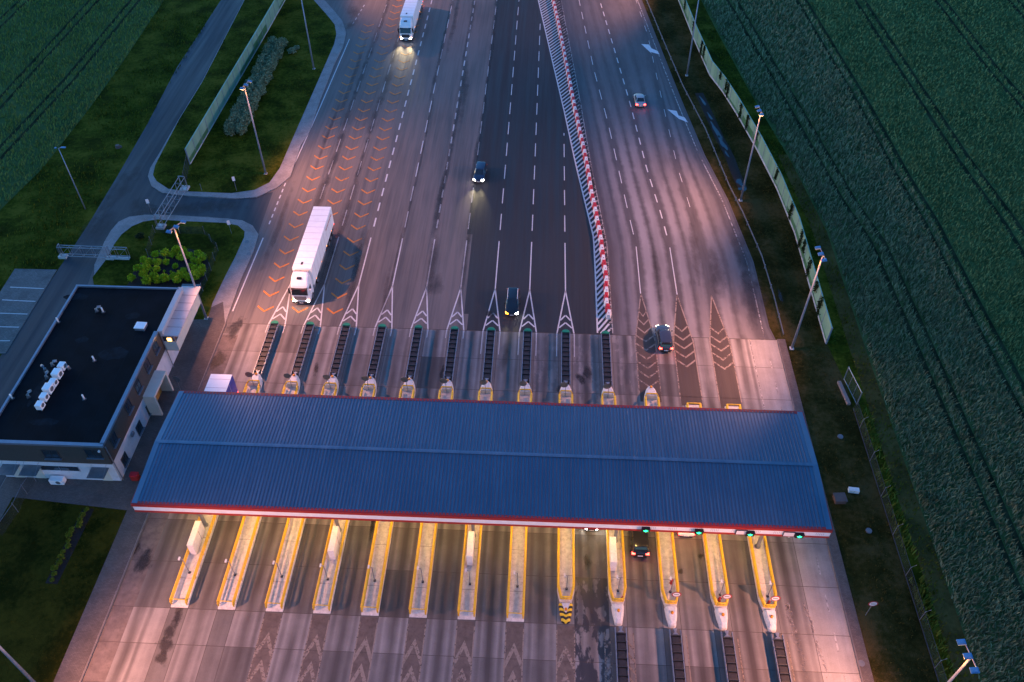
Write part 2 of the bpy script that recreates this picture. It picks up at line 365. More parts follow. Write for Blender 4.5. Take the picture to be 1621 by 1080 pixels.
L13 = [(23.05, 77), (23.1, 85.2), (23.1, 92.9), (22.3, 104.2), (21.4, 115), (20.6, 135), (19.75, 162.1), (18.65, 175.1)]
RR = [(p.x, p.y) for p in ROAD_R]
ys = [76.9+2.5*i for i in range(60)]
rows = []
for y in ys:
    a = [interp(HR, y)+.1, interp(L11, y), interp(L12, y), interp(L13, y), interp(RR, y)-1.0, interp(RR, y)]
    if a[1] < a[0]+.2: a[1] = a[0]+.2
    rows.append([(x, y, .012) for x in a])
lanev = [10.0, 11, 12, 13, 14.05, 14.6]
g = MB(); vs = [p for r in rows for p in r]; fs = []; la = []; bl = []
for i in range(len(rows)-1):
    for j in range(5):
        f = (i*6+j, i*6+j+1, (i+1)*6+j+1, (i+1)*6+j); fs.append(f)
        for k in f:
            la.append(lanev[k % 6]); yy = ys[k//6]; bl.append((1.0 if k % 6 not in (4, 5, 0) else .25)*max(.2, min(1, (160-yy)/60)))
g.add(vs, fs); o = struct(g, 'exit_lanes', 'asphalt_lanes')
for nm, d in (('lane', la), ('bleach', bl)):
    at = o.data.attributes.new(nm, 'FLOAT', 'CORNER'); at.data.foreach_set('value', d)

# concrete apron: slab by slab
edges = [-40.62]
for x in LX: edges += [x-.86, x+.86]
edges += [26.9, 30.36]
yb = [15, 20, 25.2, 30.2, 34.0, 37.6, 42.6, 47.5, 52.4, 57.3, 62.2, 67, 72.2, 77.1]
DARK = {(2, 2): .55, (4, 3): .50, (4, 2): .42, (6, 3): .95, (6, 2): .50, (6, 1): .55, (8, 3): .55, (8, 2): .50, (8, 1): .5, (10, 3): .75, (10, 2): .55, (12, 3): .8, (12, 2): .6, (14, 2): .62, (14, 3): .72, (16, 3): .60, (16, 2): .6,
        (10, 5): .42, (12, 5): .50, (8, 5): .55, (14, 5): .62, (16, 5): .58, (18, 5): .62, (6, 5): .62, (4, 5): .75, (20, 5): .62, (22, 5): .80,
        (20, 2): .85, (22, 2): .62, (22, 3): .6, (24, 3): .66, (24, 2): .85, (20, 3): .66, (24, 4): .7, (26, 3): .6, (2, 12): .60, (4, 12): 1.0, (10, 11): .40, (22, 11): .50, (2, 11): .95, (6, 11): .66, (8, 6): .55}
v = []; f = []; tone = []; lanea = []; wet = []; jm = MB()
for i in range(len(edges)-1):
    x0, x1 = edges[i], edges[i+1]; isl = i % 2 == 1 and i < 26
    for j in range(len(yb)-1):
        y0, y1 = yb[j], yb[j+1]
        o_ = len(v); xm = (x0+x1)/2
        v += [(x0, y0, .014), (xm, y0, .014), (x1, y0, .014), (x1, y1, .014), (xm, y1, .014), (x0, y1, .014)]
        f += [(o_, o_+1, o_+4, o_+5), (o_+1, o_+2, o_+3, o_+4)]
        t = DARK.get((i, j), random.uniform(.84, 1.08))
        if j in (5, 6) and (i, j) not in DARK: t = random.uniform(.50, .70) if i < 26 else .8
        if i >= 27: t = 1.12
        if isl: t = .52 if j < 5 else .8
        if isl and i >= 21 and j >= 11: t = .34
        w = .9 if (i == 18 and j <= 5) else (.35 if (i == 18 or (i in (16, 20) and j >= 11)) else 0)
        tone += [t, t]; wet += [w, w]
        h = (x1-x0)/2 if not isl else 20
        if i >= 27: h = 20
        lanea += [-h if not isl and i < 27 else 20, 0 if not isl and i < 27 else 20, 0 if not isl and i < 27 else 20, -h if not isl and i < 27 else 20]
        lanea += [0 if not isl and i < 27 else 20, h, h, 0 if not isl and i < 27 else 20]
for j in range(1, len(yb)-1): jm.box(-5.1, yb[j], .0145, 70.9, .05, .004)
for x in edges[1:-1]: jm.box(x, 46, .0145, .045, 62, .0045)
jm.box(-5.1, 77.1, .0145, 70.9, .09, .006)
g = MB(); g.add(v, f); apron = struct(g, 'toll_plaza_pavement', 'concrete_slab')
for nm, d, dom in (('tone', tone, 'FACE'), ('wet', wet, 'FACE'), ('lane', lanea, 'CORNER')):
    at = apron.data.attributes.new(nm, 'FLOAT', dom); at.data.foreach_set('value', d)
jm.build('slab_joint', 'joint', apron, fix=False)
plain('strip_concrete', (.125, .098, .082), .85, scale=1.1, var=.25, dirt=(.06, .045, .04))
plain('gutter_concrete', (.135, .11, .10), .8, scale=.9, var=.3, dirt=(.07, .055, .05))
g = MB(); g.sheet([(-40.55, 15), (-38.5, 15), (-38.5, 75), (-40.55, 75)], .0172); g.build('gutter_strip', 'gutter_concrete', apron, fix=False)
# asphalt apron patch left of the first islands
g = MB(); g.sheet([(-40.6, 77.15), (-38.4, 77.15), (-38.9, 75.2), (-40.6, 75.2)], .0185); g.build('patch', 'asphalt_old', road, fix=False)

# kerbed paving: wedge with the hedge, wedge round the building, right-hand footway
OUT1 = [G(*p) for p in ((512.6, 0), (527.4, 16), (542, 34), (548, 52), (543.7, 74), (530, 101), (506.7, 160), (490, 210), (476.7, 230), (460, 280), (440, 297), (406.7, 313), (373.3, 315), (286.7, 310), (256.7, 306), (240, 295), (234.3, 280), (238.3, 266.7), (251.7, 245), (283, 190), (320, 130), (387, 0))]
IN1 = [G(*p) for p in ((496, 0), (517, 24), (530, 40), (532.6, 55), (529, 71), (518.5, 95), (490, 160), (466.7, 213), (443.3, 266.7), (426.7, 290), (403.3, 301.7), (366.7, 307), (293.3, 304), (266.7, 300), (248.3, 288), (242.5, 278), (246, 263), (254, 247), (283.8, 190.4), (320.8, 130.3), (387.8, 0))]
w1 = [(-40, 260)] + [(p.x, p.y) for p in OUT1] + [(-63.5, 260)]; w1i = [(-42.5, 260)] + [(p.x, p.y) for p in IN1] + [(-63, 260)]
g = MB(); g.prism(w1, 0, .12); kerbed = tag(g.build('pavement', 'pavers'), kind='structure')
g = MB(); g.sheet(w1i, .126); tag(g.build('hedge_verge', 'grass', fix=False), kind='structure')
OUT2 = [(150, 420), (166, 383), (176, 366), (188, 352), (205, 344), (230, 341), (280, 342), (360, 347), (384, 350), (400, 358), (409.5, 372), (402, 398), (383, 440)]
IN2 = [(147, 440), (170, 410), (181, 388), (193, 372), (210, 359), (227, 352), (250, 348.5), (283, 350.8), (356.7, 354), (376.7, 358), (387.5, 367.5), (386.7, 376.7), (373, 407), (356, 440), (337, 480), (329, 507), (285, 507)]
w2 = [(-57.95, 15)] + [(-57.95, 76)] + [(p.x, p.y) for p in (G(*q) for q in OUT2)] + [(-40.75, 77.2), (-40.72, 15)]
g = MB(); g.prism(w2, 0, .12); tag(g.build('pavement', 'pavers'), kind='structure')
g = MB(); g.sheet([(-57.9, 15), (-40.76, 15), (-40.8, 77.0), (-42.2, 81.0), (-44.9, 78.6), (-45.2, 75), (-57.9, 75)], .1235); tag(g.build('pavement', 'pavers_dark', fix=False), kind='structure')
w2i = [(-58, 78.2)] + [(p.x, p.y) for p in (G(*q) for q in IN2)]
g = MB(); g.sheet(w2i, .126); tag(g.build('lawn', 'grass', fix=False), kind='structure')
LAWN_B = [(-56, 49.4), (-43.1, 48.3), (-43.15, 15), (-56, 15)]
g = MB(); g.sheet(LAWN_B, .127); g.build('lawn', 'lawn', fix=False); tag(bpy.data.objects['lawn.001'], kind='structure')
g = MB(); g.prism([(30.4, 15), (31.5, 15), (31.4, 77.2), (30.4, 77.2)], 0, .12); tag(g.build('pavement', 'pavers_dark'), kind='structure')
# kerb stones along plaza edges
g = MB()
g.box(-40.66, 46, .0, .14, 62, .15); g.box(30.42, 46, .0, .14, 62, .15); g.build('kerb', 'kerb_stone', apron, fix=False)
# parking bay
pk = GP([(160, 175), (610, 185), (60, 1080), (-420, 1080)], 0, 6.75, 0, 400)
g = MB(); g.prism([(p.x, p.y) for p in pk] , 0, .05); pkg = tag(g.build('parking_bay', 'parking_pavers'), kind='structure')
g = MB()
for a, b_ in (((110, 372), (470, 388)), ((25, 508), (380, 525)), ((-70, 648), (295, 660)), ((-150, 792), (205, 800)), ((-200, 945), (110, 945))):
    p, q = GP([a, b_], 0, 6.75, 0, 400); g.stripe(p, q, .14, .055)
g.build('bay_line', 'line_white', pkg, fix=False)
# rubble heap edge left of the parking bay
# fields
FR = [(40.6, 15), (41.0, 60), (41.2, 80), (41.5, 100), (39.5, 120), (36.6, 140), (33.6, 165), (30, 200), (25, 260), (260, 260), (260, 15)]
g = MB(); g.sheet(FR, .004)
TL = [[(49.05, 15), (49.05, 55), (48.75, 77), (48.3, 98), (46.6, 107.4), (43, 140), (38.8, 178), (32, 240)], [(57.9, 15), (57.8, 69), (57.5, 89), (57.4, 103), (56.6, 115), (55.9, 137), (53.4, 179), (49, 240)],
      [(69.3, 15), (69.2, 103), (67.8, 120), (66.8, 147), (65.8, 179), (64, 240)], [(85, 15), (84.2, 137), (83.2, 151), (82.7, 180), (81, 240)], [(99, 15), (98.3, 175), (97, 240)], [(114, 15), (112, 240)]]
LLT = [[(-89, 15), (-88.9, 115), (-87.6, 139), (-87.9, 240)], [(-96.4, 15), (-96.4, 240)], [(-111.3, 15), (-111.2, 240)]]
def tram(mb, path, off, w, z, mat):
    for a, b_ in zip(path, path[1:]): mb.stripe((a[0]+off, a[1]), (b_[0]+off, b_[1]), w, z, mat)
for t in TL:
    for off in (-.95, .95): tram(g, t, off, .70, .010, 1)
tag(g.build('wheat_field', ['field_soil', 'tramline'], fix=False), kind='structure')
g = MB(); g.sheet([(39.0, 15), (39.2, 60), (39.3, 80), (39.5, 100), (38.0, 120), (39.6, 120), (41.6, 100), (41.3, 80), (41.1, 15)], .008); tag(g.build('field_track', 'field_path', fix=False), kind='structure')
FLB = [G(*p) for p in ((260, 0), (190, 105), (143, 170), (67, 267), (0, 333))]
FL = [(-84.5, 260)] + [(p.x, p.y) for p in FLB] + [(-93.2, 60), (-93.2, 15), (-300, 15), (-300, 260)]
g = MB(); g.sheet(FL, .004)
for t in LLT:
    for off in (-.9, .9): tram(g, t, off, .6, .010, 1)
tag(g.build('wheat_field', ['field_soil', 'tramline'], fix=False), kind='structure')
g = MB(); g.sheet([(31.45, 15), (31.4, 77.2), (30.6, 77.2)]+[tuple(p)[:2] for p in ROAD_R[1:]]+[(17, 200), (25.5, 200), (28.7, 161), (30.1, 146), (33.1, 132.6), (36.2, 110.2), (36.85, 99.2), (36.6, 76.7), (37.4, 70), (37.4, 15)], .005); tag(g.build('verge', 'verge', fix=False), kind='structure')
# ditch with standing water
DC = GP([(250, 40), (285, 110), (330, 210), (385, 330), (430, 430), (470, 500), (520, 600), (570, 740), (625, 850)], 0, 5.4, 1060, 140)
g = MB()
for a, b_ in zip(DC, DC[1:]): g.stripe(a, b_, 1.5, .008)
DB = [p+Vector((-.75, 0, 0)) for p in DC]+[p+Vector((.75, 0, 0)) for p in reversed(DC)]
tag(g.build('ditch', 'soil', fix=False), kind='structure')
g = MB()
def pool(cx, cy, rx, ry, an):
    vs = [(cx, cy, .014)]
    for k in range(16):
        a = 6.283*k/16; w_ = 1+.2*math.sin(3*a+cx)+.15*math.sin(5*a+cy); u_, v_ = rx*w_*math.cos(a), ry*w_*math.sin(a); vs.append((cx+u_*math.cos(an)-v_*math.sin(an), cy+u_*math.sin(an)+v_*math.cos(an), .014))
    g.add(vs, [(0, k+1, (k+1) % 16+1) for k in range(16)])
for (x0, y0, rx, ry) in ((285, 110, .22, 1.6), (345, 240, .2, 1.2), (400, 365, .34, 2.6), (452, 468, .34, 2.2), (488, 560, .15, 1.0), (600, 805, .42, 1.1), (625, 860, .7, .5)):
    p = G(1060+x0/5.4, 140+y0/5.4); pool(p.x, p.y, rx, ry, .22)
tag(g.build('ditch_water', 'water', fix=False), kind='structure')

# ------------------------------------------------------------------ road markings (parts of the road)
lw = MB(); Z = .020
def dashed(path, y0, y1, dash, gap, w, mb=lw):
    y = y0
    while y < y1:
        mb.stripe((interp(path, y), y), (interp(path, min(y+dash, y1)), min(y+dash, y1)), w, Z); y += dash+gap
LP = {i: [(LX[i-1], 77), (LX[i-1], 85.3), (LX[i-1]-.1*(1 if i > 3 else 0), 123), (LX[i-1]-.3*(1 if i > 3 else .3), 176)] for i in range(1, 10)}
LP[9] = [(3.44, 77), (3.43, 85), (3.2, 124), (3.1, 176)]
for i in range(1, 10):
    end = {8: 166, 9: 125}.get(i, 200)
    dense = i in (3, 5)
    dashed(LP[i], 98.2, end, *((2.1, 1.7, .22) if dense else (3.9, 2.6, .14)))
    lw.stripe((LX[i-1], 85.2), (interp(LP[i], 95.6), 95.6), .16, Z)
dashed(L11, 98, 190, 3.4, 3.0, .12); dashed(L12, 98, 190, 2.1, 1.9, .17); dashed(L13, 105, 190, 2.5, 4, .08)
for L in (L11, L12): 
    y = 85.2
    while y < 95.2: lw.stripe((interp(L, y), y), (interp(L, y+1), y+1), .13, Z); y += 1
# V tapers in front of the islands
for i in range(1, 10):
    x = LX[i-1]
    for s in (-1, 1):
        lw.stripe((x, 85.25), (x+s*1.12, 76.9), .17, Z); lw.stripe((x+s*1.12, 76.9), (x+s*1.12, 73.0 if i > 6 else 75.6), .10, Z)
    for yy in (78.1, 79.5):
        hw = (85.25-yy)/8.35*1.05
        for s in (-1, 1): lw.stripe((x+s*.0, yy+1.0), (x+s*hw*.92, yy+.02), .20, Z)
# left edge line
el = [G(*p) for p in ((553.3, 62), (537.8, 97.8), (511, 160), (490, 208), (456.7, 280))]
for a, b_ in zip(el, el[1:]): lw.stripe(a, b_, .16, Z)
a, b_ = G(452, 290), G(424, 360); n_ = 7
for k in range(n_): lw.stripe(a.lerp(b_, k/n_), a.lerp(b_, (k+.55)/n_), .18, Z)
lw.stripe(G(416.7, 376.7), G(368.3, 493), .17, Z)
a, b_ = G(577, 8), G(556, 42)
for k in range(5): lw.stripe(a.lerp(b_, k/5), a.lerp(b_, (k+.5)/5), .16, Z)
# right edge line
ER = [(x-.95, y) for x, y in RR]
y = 77.6
erm = MB()
while y < 190: erm.stripe((interp(ER, y), y), (interp(ER, y+2.5), y+2.5), .16, Z); y += 2.5
erm.build('edge_line', 'line_faded', road, fix=False)
lw.build('lane_line', 'line_white', road, fix=False)
# apron: edge lines
ap = MB()
for y in np.arange(16, 75, 4.0):
    ap.stripe((28.9, y), (28.9, y+1.9), .16, Z); 
ap.stripe((26.9, 48), (26.9, 77), .10, Z); ap.build('edge_line', 'line_faded', apron, fix=False)
# striped wedge either side of the barrier
BP = [Vector((x, y)) for x, y in ((-.55, 190), (.77, 177.43), (3.04, 154.83), (4.82, 134.88), (6.76, 116.12), (7.49, 106.99), (8.42, 97.55), (8.75, 91.19), (9.0, 87.5), (8.85, 83.59), (9.1, 79.9))]
BPx = [(p.x, p.y) for p in BP]
for P_, mt, w_ in ((HLx, 'line_white', .20), (HR, 'line_faded', .15)):
    hz = MB(); P_ = sorted(P_, key=lambda p: p[1]); y = 77.4
    while y < 186: hz.stripe((interp(P_, y), y), (interp(P_, y+2), y+2), w_, Z); y += 2
    hz.build('edge_line', mt, road, fix=False)
hs = MB(); hs2 = MB(); y = 75.5
while y < 180:
    x0 = interp(HLx, max(77.2, y)); t = 0; pts = ([], [])
    while t < 6:
        x_, y_ = x0+.62*t, y+t
        if y_ > 77.3:
            if x_ > interp(HR, y_)-.1: break
            if x_ > interp(HLx, y_)+.05: pts[1 if x_ > interp(BPx, y_) else 0].append((x_, y_))
        t += .1
    for p_, m_, w_ in ((pts[0], hs, .27), (pts[1], hs2, .24)):
        if len(p_) > 2: m_.stripe(p_[0], p_[-1], w_, Z+.001)
    y += 1.12
hs.build('hatched_marking', 'line_white', road, fix=False); hs2.build('hatched_marking', 'line_faded', road, fix=False)
# orange lane chevrons
oc = MB()
def chev(mb, x, y, w, d, s, up=False, z=Z):
    for sg in (-1, 1):
        e = -1 if up else 1
        a = Vector((x, y, z)); b_ = Vector((x+sg*w/2, y+e*d, z)); h = Vector((0, e*s, 0))
        mb.add([a, b_, b_+h, a+h], [(0, 1, 2, 3)] if sg*e > 0 else [(3, 2, 1, 0)])
for k in range(33):
    y = 79.3+3.0*k+random.uniform(-.1, .1)
    for (a, b_) in ((None, 1), (1, 2), (2, 3)):
        xb = interp(LP[b_], y); xa = interp(LP[a], y) if a else -38.6
        if a is None and (y > 165 or y < 79): continue
        chev(oc, (xa+xb)/2, y, 2.15, .95, .31)
oc.build('chevron_marking', 'line_orange', road, fix=False)
# two white arrows on the exit lanes
ar = MB()
for q in ([(1015, 70), (1027, 70.8), (1031.5, 77), (1041, 81), (1044, 86.5), (1030, 82.5), (1032, 85.5)], [(1056.5, 173.5), (1071, 176), (1074, 183), (1084, 186.5), (1089, 194.3), (1075, 188.5), (1076.5, 190)]):
    ar.sheet([(p.x, p.y) for p in (G(*k) for k in q)], Z+.002)
ar.build('arrow_marking', 'line_bright', road, fix=False)
# pale chevrons on the strips south of the islands
sc = MB(); se = MB(); bst = MB()
for i in range(2, 9):
    x = LX[i]
    for k in range(8):
        y = 35.6-2.62*k
        chev(sc, x, y, 1.52, 1.75, .85, up=True, z=.021)
    for s in (-1, 1): se.box(x+s*.84, 26, .0195, .12, 22, .0012)
    bst.sheet([(x-.8, 15), (x+.8, 15), (x+.8, 37.5), (x-.8, 37.5)], .0176)
x = LX[9]
for k in range(9):
    for s in (-1, 1):
        y = 36-1.15*k; a = Vector((x+s*.72, y, .021)); b_ = Vector((x+s*1.3, y-.75, .021)); h = Vector((0, .36, 0))
        sc.add([a, b_, b_+h, a+h], [(0, 1, 2, 3)] if s < 0 else [(3, 2, 1, 0)])
for s in (-1, 1): se.box(x+s*1.36, 26, .0195, .12, 22, .0012)
for x in LX[10:]: se.box(x+1.25, 26, .0195, .11, 22, .0012)
bst.build('brown_strip', 'strip_concrete', apron, fix=False); sc.build('chevron_marking', 'chevron_beige', apron, fix=False); se.build('edge_line', 'chevron_beige', apron, fix=False)
# worn chevrons and guide lines north of the three right-hand islands
nc = MB(); bs = MB()
for i, yn in ((10, 66.0), (11, 65.6), (12, 65.4)):
    x = LX[i]; bs.sheet([(x-.05, 85), (x+.05, 85), (x+1.2, 76), (x+1.25, yn), (x-1.25, yn), (x-1.2, 76)], .0185)
    for s in (-1, 1):
        nc.stripe((x, 85.2), (x+s*1.25, 76.5), .15, .022); nc.stripe((x+s*1.25, 76.5), (x+s*1.3, yn+1), .13, .022)
    for k in range(9 if i == 10 else 5):
        y = yn+2.2+1.55*k+(0 if i == 10 else 4); w = 2.3*min(1, (85-y)/9)
        chev(nc, x, y, w, 1.1, .30, up=False, z=.022)
bs.build('brown_strip', 'brown_strip', apron, fix=False); nc.build('chevron_marking', 'line_brown', apron, fix=False)
# stains and repairs with shapes of their own
def stains(name, mat, items, z, parent):
    vs, fs, fl = [], [], []
    for px, py, rx, ry in items:
        c = G(px, py); n = 16; o_ = len(vs); ph = random.uniform(0, 6)
        vs.append((c.x, c.y, z)); fl.append(1.0)
        for q, fv in ((.55, .55), (1.0, 0.0)):
            for k in range(n):
                a = 2*math.pi*k/n; w_ = 1+.18*math.sin(2*a+ph)+.12*math.sin(3*a+2*ph)
                vs.append((c.x+rx*1.5*q*w_*math.cos(a), c.y+ry*1.5*q*w_*math.sin(a), z)); fl.append(fv)
        for k in range(n):
            k2 = (k+1) % n; fs += [(o_, o_+1+k, o_+1+k2), (o_+1+k, o_+1+n+k, o_+1+n+k2, o_+1+k2)]
        z += .00012
    m_ = MB(); m_.add(vs, fs); o = m_.build(name, mat, parent, fix=False)
    at = o.data.attributes.new('fall', 'FLOAT', 'POINT'); at.data.foreach_set('value', fl); return o
stains('oil_stain', 'stain', [(228, 889, .9, 1.1), (215, 868, .4, .8), (282, 975, .5, .7), (270, 998, .6, .8), (262, 1020, .6, .8), (256, 1042, .5, .7), (372, 520, .8, 1.6), (345, 570, .7, 1.6), (500, 585, .3, .9), (930, 890, .4, .7), (1110, 880, .3, .3), (1077, 905, .25, .25), (700, 590, .3, 1.2), (590, 830, .3, 1.5),
    (775, 497, .7, .5), (930, 590, .6, .9), (545, 640, .6, 1.2), (890, 620, .6, .8), (920, 600, .5, .8), (1235, 470, .3, 1.0)], .0235, apron)
stains('faint_stain', 'stain_faint', [(690, 452, 1.3, 1.6), (700, 300, .5, 5), (735, 150, .6, 9), (520, 210, .4, 9), (560, 120, .5, 12), (440, 360, .5, 8), (1135, 430, .8, 6), (1100, 400, .6, 7), (1190, 470, 1.4, 6), (1175, 400, .9, 7), (800, 560, .5, 3), (660, 560, .4, 4), (610, 470, .4, 5), (1040, 430, .5, 6), (560, 440, .5, 6), (720, 30, .5, 12), (560, 20, 1.5, 3), (555, 40, 1.2, 2), (570, 395, 1.0, 4)], .0270, road)
def blob0(mb, x, y, rx, ry, z, n=10):
    mb.add([(x, y, z)]+[(x+rx*math.cos(2*math.pi*k/n)*random.uniform(.6, 1.15), y+ry*math.sin(2*math.pi*k/n)*random.uniform(.6, 1.15), z) for k in range(n)], [(0, k+1, (k+1) % n+1) for k in range(n)])
st2 = MB()
for k in range(26):
    p = G(1245+2.3*k*.55, 958+4.4*k); blob0(st2, p.x+random.uniform(-.2, .2), p.y, .25, .35, .0235)
    p = G(1275+1.4*k, 960+4.4*k); blob0(st2, p.x+random.uniform(-.12, .12), p.y, .14, .4, .0235)
st2.build('scuffed_paint', 'stain_light', apron, fix=False)
bands = []
for k_, w_ in ((1, .7), (2, .6), (4, .35), (5, .5), (6, .5)):
    for y in range(90, 185, 13):
        bands.append((interp(LP[k_], y)+random.uniform(-.3, .3), y, w_*random.uniform(.5, 1.1), 8))
vs_ = MB()
def world_stains(name, mat, items, z, parent):
    vs, fs, fl = [], [], []
    for x, y, rx, ry in items:
        o_ = len(vs); n = 16; vs.append((x, y, z)); fl.append(1)
        for q, fv in ((.55, .55), (1.0, 0.0)):
            for k in range(n): a = 2*math.pi*k/n; vs.append((x+rx*1.5*q*math.cos(a), y+ry*1.5*q*math.sin(a), z)); fl.append(fv)
        for k in range(n):
            k2 = (k+1) % n; fs += [(o_, o_+1+k, o_+1+k2), (o_+1+k, o_+1+n+k, o_+1+n+k2, o_+1+k2)]
        z += .00012
    m_ = MB(); m_.add(vs, fs); o = m_.build(name, mat, parent, fix=False)
    at = o.data.attributes.new('fall', 'FLOAT', 'POINT'); at.data.foreach_set('value', fl)
soft_stain('stain_band', (.035, .032, .034), .5, .5, .2, 1.0)
world_stains('tyre_band', 'stain_band', bands, .0305, road)
# damp film on the side road
stains('damp_patch', 'stain_faint', [(245, 340, 3, 1.2), (300, 330, 5, 1.4), (350, 326, 4, 1.2), (225, 330, 2, 2), (160, 360, 2, 4), (190, 300, 1.5, 6)], .0135, bpy.data.objects['service_road'])
# ------------------------------------------------------------------ toll islands
def rail_u(mb, pts, z, r): mb.tube([(x, y, z) for x, y in pts], r, 6)
def nose(mb, x, y0, y1, w, z, mat=0, tip=.42):
    """bull nose from full width at y0 to a rounded tip at y1: sloped flanks, flat top"""
    d = y1-y0; base = []; top = []
    prof = [(0, 1), (.45, .86), (.75, .66), (.93, tip+.06), (1, tip*.6)]
    pr = [(x+s_*w/2*k, y0+d*t) for s_ in (1,) for t, k in prof] + [(x-w/2*k, y0+d*t) for t, k in reversed(prof)]
    tp = [(x+(p[0]-x)*.62, y0+(p[1]-y0)*.80) for p in pr]
    mb.prism(pr, .014, z*.55, mat, [(x+(p[0]-x)*.93, y0+(p[1]-y0)*.97) for p in pr])
    mb.prism([(x+(p[0]-x)*.93, y0+(p[1]-y0)*.97) for p in pr], z*.55, z, mat, tp)
for i, x in enumerate(LX):
    n = i+1; ends = ('flat' if n <= 8 else 'nose', 'nose' if n <= 11 else 'flat')
    extra = {9: ' and a black and yellow striped nose', 10: ' and a rounded white nose', 11: ' and a white nose at both ends', 12: ', square at the north end', 13: ', next to the right kerb'}.get(n, ', square at the south end')
    isl = thing('toll_island', f'{ORD[i]} toll island with yellow rails{extra}', 'toll island', (x, YS, 0), 0, 'toll islands')
    w = 1.70; ys = YS+.05 if n <= 8 else YS+2.0; yn = 66.2 if n <= 11 else 65.5
    b_ = MB()
    if n <= 8:
        b_.loft([[(x-w/2, ys, .014), (x+w/2, ys, .014), (x+w/2, ys, .06), (x-w/2, ys, .06)], [(x-w/2, ys+.75, .014), (x+w/2, ys+.75, .014), (x+w/2, ys+.75, .30), (x-w/2, ys+.75, .30)], [(x-w/2, yn, .014), (x+w/2, yn, .014), (x+w/2, yn, .30), (x-w/2, yn, .30)]])
    else:
        p = [(x-w/2+.32, ys+.0), (x+w/2-.32, ys), (x+w/2, ys+1.3), (x+w/2, yn), (x-w/2, yn), (x-w/2, ys+1.3)]; b_.prism(p, .014, .30)
    b_.build('slab', 'concrete_island', isl, world=True, bevel=.03)
    dk = MB()
    for yy in np.arange(ys+3, 46, 4.6):
        dk = MB(); dk.box(x, yy, .3005, w-.1, .03, .002); dk.build('deck_joint', 'joint', isl, world=True)
    if n > 8:
        nb = MB(); nose(nb, x, ys, YS+.02, w*.74 if n > 9 else w*.82, .72 if n > 9 else .5, tip=.52); nb.build('south_nose', 'nose_white' if n > 9 else 'hazard_stripes', isl, world=True, bevel=.04)
        if n == 9:
            tp = MB(); tp.prism([(x-.42, ys-.05), (x+.42, ys-.05), (x+.06, ys-1.05), (x-.06, ys-1.05)], .49, .515); tp.build('nose_top', 'nose_white', isl, world=True)
    if n <= 11:
        nb = MB(); nose(nb, x, yn, YN+.75, w, .95, tip=.35); nb.build('north_nose', 'hazard_stripes' if n == 99 else 'nose_white', isl, world=True, bevel=.04)
    # yellow rails
    y0 = ys+.35; y1 = yn-.3; e = w/2-.10
    for s in (-1, 1):
        rl = MB()
        if n <= 8: pts = [(x+s*e, y0), (x+s*e, y1)]
        else: pts = [(x+s*(e-.28), y0), (x+s*e, y0+1.25), (x+s*e, y1)]
        heights = ((.95, .095), (.55, .075)) if n <= 4 else ((.95, .125), (.55, .11))
        for z, r in heights: rl.tube([(a, b2, z) for a, b2 in pts], r, 6)
        for yy in np.arange(y0+.1 if n <= 8 else y0+1.3, y1, 2.6): rl.tube([(x+s*e, yy, .28), (x+s*e, yy, .96)], .05, 6)
        if n <= 8: rl.tube([(x+s*e, y0, .95), (x+s*e, y0-.12, .8), (x+s*e, y0-.12, .3)], .08, 6)
        rl.build('guard_rail', 'yellow_paint', isl, world=True, smooth=True)
    cb = MB()
    if n <= 8: cb.tube([(x-e, y0+.05, .95), (x+e, y0+.05, .95)], .05, 6)
    else:
        cb.tube([(x-e+.28, y0, .95), (x+e-.28, y0, .95)], .10, 6)
        c2 = MB(); c2.tube([(x-e+.28, y0, .55), (x+e-.28, y0, .55)], .08, 6); c2.build('cross_rail', 'yellow_paint', isl, world=True, smooth=True)
    cb.build('cross_rail', 'yellow_paint', isl, world=True, smooth=True); cb = MB()
    if n >= 12: cb.tube([(x-e, y1, .95), (x+e, y1, .95)], .09, 6)
    else: cb.tube([(x-e, y1+.1, .95), (x-e*.8, y1+.55, 1.0), (x+e*.8, y1+.55, 1.0), (x+e, y1+.1, .95)], .09, 6)
    cb.build('cross_rail', 'yellow_paint', isl, world=True, smooth=True)
    if n <= 11:
        hp = MB(); hp.cyl(x, YN+.2, .9, 1.08, .16, 10); hp.build('warning_lamp', 'orange_glass', isl, world=True, smooth=True)
    if n >= 9:
        hp = MB(); hp.cyl(x, ys-.75, .5 if n == 9 else .70, .66 if n == 9 else .86, .15, 10); hp.build('warning_lamp', 'orange_glass', isl, world=True, smooth=True)
    # camera post
    cx, cy = x+(-.05 if n < 6 else .08), YS+3.55+random.uniform(-.1, .1)
    ct = thing('camera_post', f'slim post with small white camera on the {ORD[i]} toll island', 'camera post', (cx, cy, .30), 0, 'camera posts on the island ends')
    q = MB(); q.box(0, 0, 0, .22, .22, .12); q.build('base_plate', 'dark_metal', ct)
    q = MB(); q.tube([(0, 0, .1), (0, 0, 2.6)], .045, 6); q.tube([(0, 0, 2.55), (-.28, .05, 2.62)], .03, 6); q.build('post', 'galvanised', ct)
    q = MB(); q.box(-.3, .02, 2.58, .16, .34, .17); q.build('camera', 'white_plastic', ct, bevel=.02)
    if n <= 10:
        sg = thing('lane_sign', f'round sign seen from behind on the {ORD[i]} toll island', 'road sign', (x-.05, YN-1.15, .3), 0, 'signs on the island tips')
        q = MB(); q.tube([(0, 0, 0), (0, 0, 1.75)], .035, 6); q.build('post', 'galvanised', sg)
        q = MB(); q.tube([(-.22, .05, 2.0), (-.22, .085, 2.0)], .45, 16); q.tube([(0, 0, 1.7), (-.2, .04, 1.95)], .03, 5); q.build('disc', 'sign_back', sg)
